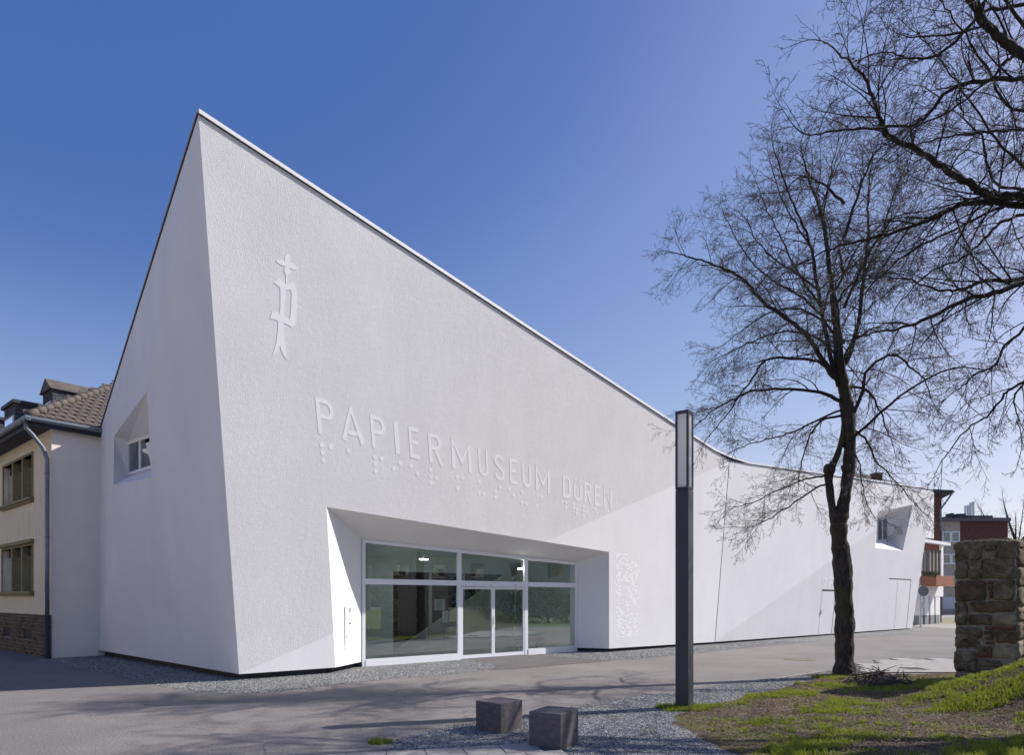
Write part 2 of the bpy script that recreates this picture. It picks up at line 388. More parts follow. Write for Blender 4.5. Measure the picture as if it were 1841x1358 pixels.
M['manhole'] = mottled('worn_patch', (.16, .13, .10), (.20, .17, .14), 9, .9)
m.tube([c0+V(0, 0, .001), c0+V(0, 0, .006)], .42, 28)
link_tag(m.build('manhole_cover', M['manhole']), 'brown weathered round cover set in the grey road in front of the white wall', 'manhole cover')

# soil / bank mesh
def soil_edge(x, y):                              # >0 inside soil
    e = [(2.36, 4.0), (2.45, 6.9), (2.34, 8.0), (2.15, 8.9), (2.45, 9.7), (2.9, 10.15), (3.75, 10.85), (4.95, 12.15), (6.1, 13.4), (7.3, 14.45), (9.4, 15.1), (16, 15.6)]
    best = None
    if y < 14.45:
        for (x0, y0), (x1, y1) in zip(e, e[1:]):
            if y0 <= y <= y1: best = x-(x0+(x1-x0)*(y-y0)/(y1-y0))
    if best is None: best = (14.6+.08*(x-7.3))-y if y >= 14.45 else x-2.36
    return best+.12*noise.noise(V(x*2.2, y*2.2, 3))+.05*noise.noise(V(x*8, y*8, 5))
m = MB(); st = .11; nx = int(28/st); ny = int(19/st); idx = {}
def sgrid(i, j): return 1.9+i*st, -3+j*st
for j in range(ny):
    for i in range(nx):
        x, y = sgrid(i, j); e = soil_edge(x, y)
        if e > -.25:
            z = hgt(x, y)+.012+.012*noise.noise(V(x*6, y*6, 1)) if e > .12 else -.02+(hgt(x, y)+.042)*sm((e+.13)/.25)
            idx[i, j] = len(m.v); m.v.append((x, y, z))
for (i, j), a in idx.items():
    q = [(i, j), (i+1, j), (i+1, j+1), (i, j+1)]
    if all(k in idx for k in q): m.f.append(tuple(idx[k] for k in q))
o = m.build('soil', M['soil'], smooth=True); link_tag(o, kind='structure')

# ------------------------------------------------------------------ museum
mus = thing('museum_building', 'white angular plaster museum with sharp peaked corner, slanted roof edge and recessed glass entrance', 'museum', tuple(P0b))
P0 = BASE.hit(430, 1213); B1 = BASE.hit(1285, 1155); B2 = BASE.hit(1640, 1130)
K = BASE.hit(1313, 830)
FRONT_OUT = 1.2
PA = Plane(P0b+NRM*FRONT_OUT, P0b+NRM*FRONT_OUT+DIR, P0b+NRM*FRONT_OUT+V(0, 0, 1))
P1 = PA.hit(357, 204)
PR = Plane(P0b+NRM*.8, P0b+NRM*.8+DIR, P0b+NRM*.8+V(0, 0, 1))
R_ = PR.hit(1677, 881)
UP = Plane(P0, P1, K); LOW = BASE; RU = Plane(K, B1, R_); RL = Plane(B1, B2, R_)
FB = V(-12.3, 19.5, 0); Fp = P(178, 1170, 19.5); T = P(179, 777, 19.6)
# entrance opening outline
def isect0(*a): return isect(*a)
def isect(a, b, c, d):
    (x1, y1), (x2, y2), (x3, y3), (x4, y4) = a, b, c, d
    D = (x1-x2)*(y3-y4)-(y1-y2)*(x3-x4); A = x1*y2-y1*x2; B = x3*y4-y3*x4
    return ((A*(x3-x4)-(x1-x2)*B)/D, (A*(y3-y4)-(y1-y2)*B)/D)
oTL, oBL, oTR, oBR = (587, 912), (603, 1201), (1095, 993), (1095, 1167)
fL = isect((430, 1213), (1313, 830), oTL, oBL); fR = isect((430, 1213), (1313, 830), oTL, oTR)
OTL = UP.hit(*oTL); OBL = LOW.hit(*oBL); FLp = UP.hit(*fL); FRp = UP.hit(*fR); OTR = LOW.hit(*oTR); OBR = LOW.hit(*oBR)
ups = MB().poly([[P0, FLp, OTL, FRp, K, P1]])
ups.build('facade_panel', M['stucco_rough'], mus)['label'] = 'coarse grey-white plaster face with the lettering'
MB().poly([[P0, OBL, FLp]]).build('facade_panel', M['stucco'], mus)
lo = MB().poly([[FRp, OTR, OBR, B1, K]])
lo.build('facade_panel', M['stucco'], mus)['label'] = 'lower smooth plaster face around the entrance'
# right section with niche
nTL, nTR, nBR, nBL = (1578, 921), (1641, 908), (1623, 991), (1573.5, 985.5)
fN = isect((1285, 1155), (1677, 881), nTL, nBL)
NTL = RU.hit(*nTL); NTR = RL.hit(*nTR); NBR = RL.hit(*nBR); NBL = RL.hit(*nBL); NF = RU.hit(*fN)
ru = MB().poly([[B1, NF, NTL, NTR, R_, K]]); ru.build('facade_panel', M['stucco'], mus)
rl = MB().poly([[B1, B2, R_, NTR, NBR, NBL, NF]]); rl.build('facade_panel', M['stucco'], mus)
# side wall (shade side) with niche
SL = Plane(P0, P1, Fp); SU = Plane(Fp, P1, T)
s1, s2, s3, s4 = (264.6, 703), (205, 785), (204, 873), (272, 859)
S1 = SL.hit(*s1); S2 = SU.hit(*s2); S3 = SU.hit(*s3); S4 = SL.hit(*s4); S5 = SL.hit(*isect0((178, 1170), (357, 204), s3, s4))
MB().poly([[P0, P1, S1, S4, S5, Fp]]).build('side_wall', M['stucco_smooth'], mus)
MB().poly([[Fp, S5, S3, S2, S1, P1, T]]).build('side_wall', M['stucco_smooth'], mus)
# back of the body and roof
ew = MB(); ea = P(1679, 1077, 40.5); ea.z = 0; zl_ = P(1679, 969, 40.5).z; ew.box(ea-DIR*4+V(0, 0, zl_), DIR*4, -NRM*.3, V(0, 0, P(1679, 886, 40.5).z-zl_)); ew.build('end_wall', M['stucco'], mus)
bk = -NRM*9.5
Kb = K+bk*.9; Rb = R_+bk*.9+V(0, 0, -.3); Tb = T+V(-.5, 4, 0); top = MB()
E = R_+V(1.5, 4, 0)
roofm = mottled('roof_membrane', (.25, .25, .26), (.33, .33, .34), 3, .9)
dz = V(0, 0, -.06)
top.face([P1+dz, K+dz, Kb+dz]); top.face([K+dz, R_+dz, Rb+dz, Kb+dz]); top.face([P1+dz, Kb+dz, T+dz]); top.face([T+dz, Kb+dz, Tb+dz])
top.build('roof', roofm, mus)
bw = MB()
def down(p): return V(p.x, p.y, 0)
bw.face([Kb, Rb, down(Rb), down(Kb)]); bw.face([Tb, Kb, down(Kb), down(Tb)])
bw.face([T, Tb, down(Tb), V(Fp.x, Fp.y, 0)]); bw.face([R_, Rb, down(Rb), V(B2.x, B2.y, B2.z)])
bw.build('rear_wall', M['stucco_smooth'], mus)
# recess
GD = .87
GO = P0b-NRM*GD                      # glazing plane
GP = Plane(GO, GO+DIR, GO+V(0, 0, 1))
ITL = GP.hit(650, 969.5); IBL = GP.hit(650, 1198); ITR = GP.hit(1037, 1012); IBR = GP.hit(1037, 1173)
IBL.z = 0; 
RP = Plane(OTL, FLp, ITL)
rc = MB(); rc.face([OTL, FLp, OBL, V(IBL.x, IBL.y, OBL.z), ITL]); rc.build('reveal', M['stucco_smooth'], mus)
rc = MB(); rc.face([OTR, OBR, V(IBR.x, IBR.y, OBR.z), ITR]); rc.build('reveal', M['stucco_smooth'], mus)
rc = MB(); rc.face([OTL, ITL, FRp]); rc.face([FRp, ITL, ITR]); rc.face([FRp, ITR, OTR]); rc.build('soffit', M['stucco_smooth'], mus)
# underside + plinth
pl = MB(); IN = -NRM*.16
def seg(a, b, zt):
    MB().box(V(a.x, a.y, -.1)+IN, V(b.x-a.x, b.y-a.y, 0), -NRM*.1, V(0, 0, zt+.1)).build('plinth', M['plinth'], mus)
LI = V(IBL.x, IBL.y, 0); RI = V(IBR.x, IBR.y, 0)
seg(P0+DIR*.1, OBL, P0.z+.05); seg(OBR, B1, .12); seg(B1, B2, .12)
sdv = (FB-P0b).normalized(); sn = V(-sdv.y, sdv.x, 0); sn = sn if sn.dot(V(0, -1, 0)) > 0 else -sn
pl.box(V(P0.x, P0.y, -.1)-sn*.14+IN*.9, V(Fp.x-P0.x, Fp.y-P0.y, 0), -sn*.1, V(0, 0, P0.z+.15))
for a, b in ((V(OBL.x, OBL.y, 0), LI), (V(OBR.x, OBR.y, 0), RI)):
    dd = (b-a).normalized(); side = -DIR if b is LI else DIR
    MB().box(a+side*.06+V(0, 0, -.1)+IN, (b-a), side*.08, V(0, 0, .1+.13)).build('plinth', M['plinth'], mus)
pl.build('plinth', M['plinth'], mus)
un = MB()
def under(a, b, w_=.28): MB().face([a+V(0, 0, .001), b+V(0, 0, .001), b-NRM*w_, a-NRM*w_]).build('soffit_strip', M['stucco_smooth'], mus)
under(P0, OBL); under(OBR, B1); under(B1, B2); un.face([P0, Fp, Fp-sn*.3, P0-sn*.3+DIR*.05])
un.build('soffit_strip', M['stucco_smooth'], mus)
# roof edge flashing
def flashing(a, b, n, w0=.05, h=.10):
    m = MB(); u = V(0, 0, 1); m.box(a+n*w0-u*.02, b-a, -n*.35, u*h); return m
fl = MB()
c1 = K+(P1-K).normalized()*1.2; c2 = K+(R_-K).normalized()*1.2; mid = (c1+c2)/2*.5+K*.5
pathp = [P1, c1, mid+V(0, 0, .05), c2, R_]
for a, b in zip(pathp, pathp[1:]):
    d = (b-a); fl.hull([a+NRM*.035, b+NRM*.035, b-NRM*.4, a-NRM*.4], [a+NRM*.035+V(0, 0, .075), b+NRM*.035+V(0, 0, .075), b-NRM*.4+V(0, 0, .075), a-NRM*.4+V(0, 0, .075)])
fl.build('roof_flashing', M['cap'], mus)
dk = MB()  # dark strip colours in the shadow line below the front flashing
for a, b in zip(pathp, pathp[1:]):
    dk.hull([a+NRM*.012-V(0, 0, .021), b+NRM*.012-V(0, 0, .021), b-NRM*.1-V(0, 0, .021), a-NRM*.1-V(0, 0, .021)], [q+V(0, 0, .020) for q in (a+NRM*.012-V(0, 0, .021), b+NRM*.012-V(0, 0, .021), b-NRM*.1-V(0, 0, .021), a-NRM*.1-V(0, 0, .021))])
on = SL.n
for a, b in ((P1, T),):
    dk.hull([a+on*.02-V(0, 0, .015), b+on*.02-V(0, 0, .015), b-on*.2-V(0, 0, .015), a-on*.2-V(0, 0, .015)], [a+on*.02, b+on*.02, b-on*.2, a-on*.2])
dk.build('dark_edge_strip', M['dark_trim'], mus)
fl = MB(); a, b = P1, T
fl.hull([a+on*.035+V(0, 0, .002), b+on*.035+V(0, 0, .002), b-on*.3, a-on*.3], [q+V(0, 0, .035) for q in (a+on*.035, b+on*.035, b-on*.3, a-on*.3)])
fl.build('roof_flashing', mat('grey_flashing', (.35, .36, .38), .5), mus)
# side window niche
def back(pl_, px, py, d): return pl_.hit(px, py, -d)
w1, w2, w3, w4 = (232, 795), (232, 856), (278, 842), (278, 779)
Wd = .8
WA, WB, WC, WD = [back(SL, *q, Wd) for q in (w1, w2, w3, w4)]
S3n = S3
nm = MB(); nm.face([S1, S2, WA, WD]); nm.build('niche_soffit', M['stucco_smooth'], mus)
nm = MB(); nm.face([S2, S3, WB, WA]); nm.build('niche_reveal', M['stucco_smooth'], mus)
nm = MB(); nm.face([S4, S1, WD, WC]); nm.build('niche_reveal', M['stucco_smooth'], mus)
nm = MB(); nm.face([S3, S5, WB]); nm.face([S5, S4, WC, WB]); nm.build('niche_sill', M['stucco_smooth'], mus)
def quadframe(A, B, Cc, D, wd, out, mull=(.5,), mats=None, parent=None, glassm='glass_dark', transom=()):
    # A top-left, B bottom-left, C bottom-right, D top-right
    n = (B-A).cross(D-A).normalized()
    if n.dot(V(0, 0, EYE)-A) < 0: n = -n
    ex = (D-A).normalized(); ez = (A-B).normalized()
    fr = MB()
    def bar(p, q, w_, side): fr.hull([p, q, q+side*w_, p+side*w_], [x+n*out for x in (p, q, q+side*w_, p+side*w_)])
    bar(A, B, wd, ex); bar(D, Cc, wd, -ex); bar(B+ex*wd, Cc-ex*wd, wd, ez); bar(A+ex*wd, D-ex*wd, wd, -ez)
    for t in mull:
        a = A.lerp(D, t)-ex*wd*.6-ez*wd; b = B.lerp(Cc, t)-ex*wd*.6+ez*wd; bar(a, b, wd*1.2, ex)
    f = fr.build('window', M['pvc'] if mats is None else mats, parent)
    gm = MB().face([A+n*out*.4, B+n*out*.4, Cc+n*out*.4, D+n*out*.4]); gm.build('pane', M[glassm], f)
    rm = MB().face([A-n*.35, B-n*.35, Cc-n*.35, D-n*.35]); rm.build('dark_backing', mat('room_dark', (.05, .055, .06), .8), f)  # dark sheet stands in for the unlit room behind the pane
    return f
quadframe(WA, WB, WC, WD, .085, .05, (.5,), None, mus)
# right niche
v1, v2, v3, v4 = (1575.5, 934), (1575.5, 973.5), (1594.5, 972), (1594.5, 930)
XA, XB, XC, XD = [RL.hit(*q, -1.1) for q in (v1, v2, v3, v4)]
nm = MB(); nm.face([NTR, NBR, XC, XD]); nm.build('niche_reveal', M['stucco_smooth'], mus)
nm = MB(); nm.face([NTL, NTR, XD, XA]); nm.build('niche_soffit', M['stucco_smooth'], mus)
nm = MB(); nm.face([NBL, NBR, XC, XB]); nm.build('niche_sill', M['stucco_smooth'], mus)
nm = MB(); nm.face([NTL, NF, NBL, XB, XA]); nm.build('niche_reveal', M['stucco_smooth'], mus)
quadframe(XA, XB, XC, XD, .07, .06, (.5,), None, mus)
# joints
jm = MB()
def jline(pln, a, b, w_=.02, m_=None):
    p, q = pln.hit(*a, .004), pln.hit(*b, .004); d = (q-p).normalized(); s = d.cross(pln.n)*w_
    (m_ or jm).hull([p-s/2, q-s/2, q+s/2, p+s/2], [x-pln.n*.03 for x in (p-s/2, q-s/2, q+s/2, p+s/2)])
jline(LOW, (1311, 836), (1285.5, 1154), .028); jm.build('expansion_joint', M['joint'], mus)
dm = MB(); jline(RL, (1478, 1062), (1503, 1062.5), .07, dm); jline(RL, (1502.5, 1063), (1495, 1139), .035, dm); jline(RL, (1478.5, 1063), (1471, 1140), .008, dm)
dm.build('flush_door', M['joint'], mus)['label'] = 'narrow flush door outlined by dark joints'
dm = MB(); jline(RL, (1598, 1041), (1638.5, 1043), .05, dm); jline(RL, (1638, 1044), (1630, 1129), .045, dm); jline(RL, (1614, 1043), (1608, 1131), .006, dm)
dm.build('flush_door', M['joint'], mus)['label'] = 'wide flush gate outlined by dark joints'
pm = MB(); a = RL.hit(1475, 1097, .01); b = RL.hit(1479, 1104, .01)
pm.box(a, DIR*.14, V(0, 0, -.2), -RL.n*.02); pm.build('wall_plate', M['steel'], mus)
# relief panels
def relief(pln, q, nu, nv, dens, seed, th, parent):
    rnd = random.Random(seed); m = MB()
    (ax, ay), (bx, by), (cx_, cy), (dx, dy) = q       # tl tr br bl in picture
    A, B, Cc, D = pln.hit(ax, ay), pln.hit(bx, by), pln.hit(cx_, cy), pln.hit(dx, dy)
    def pt(u, v): return A.lerp(B, u).lerp(D.lerp(Cc, u), v)
    for j in range(nv):
        i = 0
        while i < nu:
            if rnd.random() < dens:
                L = rnd.choice([1, 1, 2, 2, 3]); L = min(L, nu-i)
                a, b, c, d = pt(i/nu, j/nv), pt((i+L)/nu, j/nv), pt((i+L)/nu, (j+.96)/nv), pt(i/nu, (j+.96)/nv)
                m.hull([x+pln.n*-.01 for x in (a, b, c, d)], [x+pln.n*th*(1+.1*(j % 2)) for x in (a, b, c, d)]); i += L+1
            else: i += 1
    m.build('relief_panel', M['relief'], parent)
relief(LOW, [(1107, 996), (1150, 998), (1150, 1146), (1107, 1149)], 14, 48, .36, 3, .0022, mus)
relief(RL, [(1479, 1037), (1504, 1038), (1503, 1060), (1479, 1060)], 12, 9, .4, 5, .006, mus)
# intercom column plate on the left reveal
RV = Plane(OBL, OTL, ITL)
pm = MB(); q = [RV.hit(*c, .006) for c in ((621, 1091), (633.5, 1093), (635, 1167), (621, 1170))]
pm.hull([x-RV.n*.01 for x in q], q); ip = pm.build('intercom_panel', M['pvc'], mus)
pm = MB()
for r in range(4):
    q = [RV.hit(*c, .009) for c in ((627.5, 1094+r*2.2), (631, 1094.4+r*2.2), (631, 1095.6+r*2.2), (627.5, 1095.2+r*2.2))]; pm.hull([x-RV.n*.004 for x in q], q)
q = [RV.hit(*c, .010) for c in ((628, 1120), (631, 1120.4), (631, 1123), (628, 1122.6))]; pm.hull([x-RV.n*.004 for x in q], q)
q = [RV.hit(*c, .010) for c in ((623, 1144.5), (624.5, 1144.6), (624.5, 1146.5), (623, 1146.4))]; pm.hull([x-RV.n*.004 for x in q], q)
pm.build('button', M['ink'], ip)
# ---- entrance glazing
def gx(px): return (GP.hit(px, 1077)-GO).dot(DIR)
s0, s_a, s_b, s_c, s_d = gx(650.5), gx(825.5), gx(945.5), gx(1033), gx(1036.8)
z_tr = GP.hit(656, 1041).z; z_b = GP.hit(656, 1186.5).z
def gpt(s, z, out=0.): return GO+DIR*s+V(0, 0, z)+NRM*out
zTL, zTR = ITL.z, ITR.z
def ztop(s): return zTL+(zTR-zTL)*(s-s0)/(s_d-s0)
fr = MB(); fw = .085
def gbox(sa, sb, za, zb, d0=-.06, d1=.03, mb=None):
    (mb or fr).box(gpt(sa, za, d0), DIR*(sb-sa), V(0, 0, zb-za), NRM*(d1-d0))
def gpoly(pts, d0=-.06, d1=.03, mb=None): (mb or fr).hull([gpt(a, b, d0) for a, b in pts], [gpt(a, b, d1) for a, b in pts])
gpoly([(s0, 0), (s0+fw, 0), (s0+fw, ztop(s0+fw)), (s0, ztop(s0))])
gpoly([(s_d-fw, 0), (s_d, 0), (s_d, ztop(s_d)), (s_d-fw, ztop(s_d-fw))])
gpoly([(s0+fw, ztop(s0+fw)-.09), (s_d-fw, ztop(s_d-fw)-.09), (s_d-fw, ztop(s_d-fw)), (s0+fw, ztop(s0+fw))])
for sm_ in (s_a, s_b): gpoly([(sm_-.06, .0), (sm_+.06, .0), (sm_+.06, ztop(sm_+.06)-.09), (sm_-.06, ztop(sm_-.06)-.09)], -.06, .028)
for a, b in ((s0+fw, s_a-.06), (s_a+.06, s_b-.06), (s_b+.06, s_d-fw)): gbox(a, b, z_tr-.14, z_tr, -.06, .026)
for a, b in ((s0+fw, s_a-.06), (s_b+.06, s_d-fw)): gbox(a, b, .0, z_b, -.06, .045)
gl = fr.build('entrance_frame', M['pvc'], mus)
ztl = z_tr
def pane(a, b, zlo, zhi_a, zhi_b, name='pane', parent=None):
    m = MB().face([gpt(a, zlo, -.01), gpt(b, zlo, -.01), gpt(b, zhi_b, -.01), gpt(a, zhi_a, -.01)]); m.build(name, M['glass'], parent or gl)
for a, b in ((s0+fw, s_a-.06), (s_a+.06, s_b-.06), (s_b+.06, s_d-fw)):
    pane(a, b, z_tr, ztop(a)-.09, ztop(b)-.09)
pane(s0+fw, s_a-.06, z_b, z_tr-.14, z_tr-.14); pane(s_b+.06, s_d-fw, z_b, z_tr-.14, z_tr-.14)
# doors
da, db = s_a+.06, s_b-.06; dmid = gx(886.3)
dtop = z_tr-.17; dbot = .03
hd = MB(); gbox(da, db, z_tr-.16, z_tr-.14, -.05, .07, hd)
for k, px in enumerate((842, 888, 932)):
    s = gx(px); gbox(s-.13, s+.13, z_tr-.14+.002, z_tr-.09, .027, .10, hd)
hd.build('door_header', M['pvc'], mus)
for a, b in ((da, dmid), (dmid, db)):
    d = MB(); w_ = .055
    gbox(a+.004, a+w_, dbot, dtop, -.03, .02, d); gbox(b-w_, b-.004, dbot, dtop, -.03, .02, d)
    gbox(a+w_, b-w_, dbot, dbot+.09, -.03, .019, d); gbox(a+w_, b-w_, dtop-.06, dtop, -.03, .019, d)
    do = d.build('door', M['pvc'], mus)
    pane(a+w_, b-w_, dbot+.09, dtop-.06, dtop-.06, 'door_glass', do)
    h = MB(); hs = b-.03 if a == da else a+.03
    h.tube([gpt(hs, .95, .06), gpt(hs, 1.2, .06)], .012, 8); h.build('handle', M['steel'], do)
th = MB(); gbox(da, db, .0, .028, -.08, .05, th); th.build('threshold', M['steel'], mus)
# interior
it = MB(); D0 = -.1; D1 = -5.5; sa, sb = s0-.4, s_d+1.2
def ib(pts, m_, name, lab=None):
    o = MB().face([gpt(*p) for p in pts]).build(name, m_, mus); return o
ib([(sa, .02, -.07), (sb, .02, -.07), (sb, .02, D1), (sa, .02, D1)], M['int_floor'], 'lobby_floor')
ib([(sa, 3.75, -.07), (sb, 3.75, -.07), (sb, 3.75, D1), (sa, 3.75, D1)], M['interior'], 'lobby_ceiling')
o = MB(); o.face([gpt(sa+.45, 0, -.07), gpt(sa+.45, 3.75, -.07), gpt(sa+.45, 3.75, D1), gpt(sa+.45, 0, D1)]); o.build('lobby_wall', M['interior'], mus); o = MB(); o.face([gpt(sb-1.2, 0, -.07), gpt(sb-1.2, 3.75, -.07), gpt(sb-1.2, 3.75, D1), gpt(sb-1.2, 0, D1)])
o.build('lobby_wall', M['interior'], mus)
bd = -2.6
# inner partition: pale wall with dark framed opening
PW = Plane(gpt(0, 0, bd), gpt(1, 0, bd), gpt(0, 1, bd))
def ws(px): return (PW.hit(px, 1077)-GO).dot(DIR)
op0, op1 = ws(707), ws(1010); zo = PW.hit(707, 1028).z
m = MB(); m.poly([[gpt(sa, 0, bd), gpt(sb, 0, bd), gpt(sb, 3.75, bd), gpt(sa, 3.75, bd)], [gpt(op0, .12, bd), gpt(op1, .12, bd), gpt(op1, zo, bd), gpt(op0, zo, bd)]])
m.build('lobby_wall', M['interior'], mus)
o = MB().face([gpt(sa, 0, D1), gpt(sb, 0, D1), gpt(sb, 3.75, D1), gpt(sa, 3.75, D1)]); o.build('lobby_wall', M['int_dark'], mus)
m = MB()
for px in (773, 832, 925):
    s = ws(px); m.box(gpt(s-.05, .12, bd-.02), DIR*.1, V(0, 0, zo-.12), NRM*.06)
m.box(gpt(op0, .12, bd-.02), DIR*(op1-op0), V(0, 0, .1), NRM*.07); m.box(gpt(op0, zo*.86, bd-.02), DIR*(op1-op0), V(0, 0, .09), NRM*.055)
m.build('inner_partition_frame', mat('inner_frame', (.45, .5, .47), .5), mus)
for px in (762, 938):
    py = 1007 if px == 762 else 1024
    c = P(px, py, 18.8 if px == 762 else 19.8)
    mm_ = MB(); mm_.cyl(c+V(0, 0, .021), .014, 3.74-c.z, 6); mm_.build('lamp_rod', M['steel'], mus)
    m = MB(); m.cyl(c, .13, .02, 20); m.build('ceiling_lamp', M['lamp_glow'], mus)
# notice sheet on the inner glass, dispenser, bench, reception figure omitted
n0 = Plane(gpt(0, 0, -.35), gpt(1, 0, -.35), gpt(0, 1, -.35))
a = n0.hit(781, 1078); b = n0.hit(800, 1078); c = n0.hit(781, 1098)
ps = thing('notice_sheet', 'small pale printed notice fixed behind the glass left of the doors', 'notice', tuple(a))
MB().box(c, b-a, V(0, 0, a.z-c.z), NRM*.004).build('sheet', M['paper'], ps)
m = MB()
for k in range(7):
    hh = a.z-c.z; w_ = (b-a).length*(.35+.35*((k*37) % 5)/5); m.box(c+V(0, 0, hh*(.85-.115*k))+NRM*.006+(b-a)*.5-DIR*w_/2, DIR*w_, V(0, 0, .012), NRM*.002)
m.build('text_line', M['ink'], ps)
q = gpt(gx(834), 0, -.9); q.z = .02; q = V(*q)
dp = thing('hand_sanitiser_stand', 'pale dispenser column standing just inside the left door leaf', 'dispenser', tuple(q))
m = MB(); m.box(q-DIR*.12, DIR*.24, -NRM*.16, V(0, 0, .03)); m.build('foot', M['steel'], dp)
m = MB(); m.box(q-DIR*.05+V(0, 0, .03), DIR*.10, -NRM*.06, V(0, 0, .95)); m.build('column', M['steel'], dp)
m = MB(); m.box(q-DIR*.07+V(0, 0, .98)+NRM*.02, DIR*.15, -NRM*.12, V(0, 0, .34)); m.build('dispenser_head', M['pvc'], dp, bevel=.01)
q = gpt(gx(985), .02, -1.5)
be = thing('lobby_bench', 'long low pale bench inside behind the right-hand pane', 'bench', tuple(q))
m = MB(); m.box(q-DIR*.2+V(0, 0, .38), DIR*1.5, -NRM*.45, V(0, 0, .07)); m.build('seat', M['paper'], be)
m = MB(); m.box(q-DIR*.1, DIR*.06, -NRM*.4, V(0, 0, .38)); m.build('leg', M['steel'], be)
m = MB(); m.box(q+DIR*1.15, DIR*.06, -NRM*.4, V(0, 0, .38)); m.build('leg', M['steel'], be)

# ------------------------------------------------------------------ lettering
SX = lambda x: 540+x/3.0683; SY = lambda y: 690+y/3.0683
Bl = lambda x: 280+(x-98)*.2575; Tl = lambda x: 72+(x-80)*.3162
def arc(cx, cy, rx, ry, a0, a1, n=9): return [(cx+rx*math.cos(math.radians(a0+(a1-a0)*i/n)), cy+ry*math.sin(math.radians(a0+(a1-a0)*i/n))) for i in range(n+1)]
def stroke(pts, wx, wy, closed=False):
    n = len(pts); L = []; R = []
    for i, (x, y) in enumerate(pts):
        if closed: a = pts[i-1]; b = pts[(i+1) % n]
        else: a = pts[max(i-1, 0)]; b = pts[min(i+1, n-1)]
        d1 = Vector((x-a[0], y-a[1])); d2 = Vector((b[0]-x, b[1]-y))
        if d1.length < 1e-9: d1 = d2
        if d2.length < 1e-9: d2 = d1
        d1.normalize(); d2.normalize(); n1 = Vector((-d1.y, d1.x)); n2 = Vector((-d2.y, d2.x)); mm = (n1+n2)
        mm = mm.normalized() if mm.length > 1e-6 else n1
        k = 1/max(.45, mm.dot(n1)); L.append((x+mm.x*wx*k, y+mm.y*wy*k)); R.append((x-mm.x*wx*k, y-mm.y*wy*k))
    return L, R
# strokes in a unit cell: x 0..1, y 0..1 up
t = .105; ty = .062
LET = {
 'P': [([(t, 0), (t, 1-ty), (.5, 1-ty)]+arc(.55, .72, .45-t, .28-ty, 90, -90)+[(2*t, .44+ty)], 0)],
 'R': [([(t, 0), (t, 1-ty), (.5, 1-ty)]+arc(.52, .73, .42-t, .27-ty, 90, -90)+[(2*t, .46+ty)], 0), ([(.50, .455), (.90, 0)], 0)],
 'A': [([(.07, 0), (.5, .97), (.93, 0)], 0), ([(.29, .26), (.71, .26)], 0)],
 'I': [([(.5, 0), (.5, 1)], 0)],
 'E': [([(1, 1-ty), (t*1.2, 1-ty), (t*1.2, ty), (1, ty)], 0), ([(2.2*t, .52), (.88, .52)], 0)],
 'M': [([(.075, 0), (.075, .97), (.5, .32), (.925, .97), (.925, 0)], 0)],
 'U': [([(t, 1), (t, .30)]+arc(.5, .30, .5-t, .30-ty, 180, 360)+[(1-t, .30), (1-t, 1)], 0)],
 'S': [(arc(.5, .745, .40, .255-ty, 10, 180, 8)+arc(.5, .735, .40, .17, 190, 250, 4)+[(.5, .52)]+arc(.5, .30, .40, .18, 65, 0, 5)+arc(.5, .265, .40, .265-ty, -10, -175, 9), 0)],
 'D': [([(t, ty), (t, 1-ty), (.45, 1-ty)]+arc(.48, .72, .52-t, .28-ty, 85, 0, 6)+arc(.48, .28, .52-t, .28-ty, 0, -85, 6)+[(.45, ty)], 1)],
 'N': [([(t, 0), (t, .97), (1-t, .03), (1-t, 1)], 0)],
}
LET['Ü'] = [([(t, .78), (t, .28)]+arc(.5, .28, .5-t, .28-ty, 180, 360)+[(1-t, .28), (1-t, .78)], 0), ([(.22, .88), (.22, 1.02)], 0), ([(.80, .88), (.80, 1.02)], 0)]
lets = [('P', 80, 188, 100), ('A', 222, 348, 0), ('P', 382, 470, 396), ('I', 500, 556, 0), ('E', 595, 655, 0), ('R', 702, 784, 0), ('M', 830, 942, 0), ('U', 978, 1036, 0), ('S', 1068, 1124, 0), ('E', 1153, 1194, 0), ('U', 1222, 1272, 0), ('M', 1296, 1376, 0), ('D', 1448, 1492, 0), ('Ü', 1508, 1552, 0), ('R', 1566, 1608, 0), ('E', 1624, 1655, 0), ('N', 1674, 1718, 0)]
sg = thing('wall_lettering', 'raised white capitals reading PAPIERMUSEUM DÜREN with round braille dots below on the plaster facade', 'sign', tuple(UP.hit(840, 900)))
def lmap(x0, x1, u, v):
    # vertical strokes lean slightly: left end leans, right end nearly upright
    lean = lambda x: 22*(1-(x-80)/1640)*(1)  # shift of the foot to the right
    xt = x0+(x1-x0)*u; 
    xx = xt+(1-v)*0
    yb = Bl(xx); yt = Tl(xx)
    return xx+(1-v)*LEAN(xx), yb+(yt-yb)*v+.0
def LEAN(x): return 20-22*(x-80)/1640
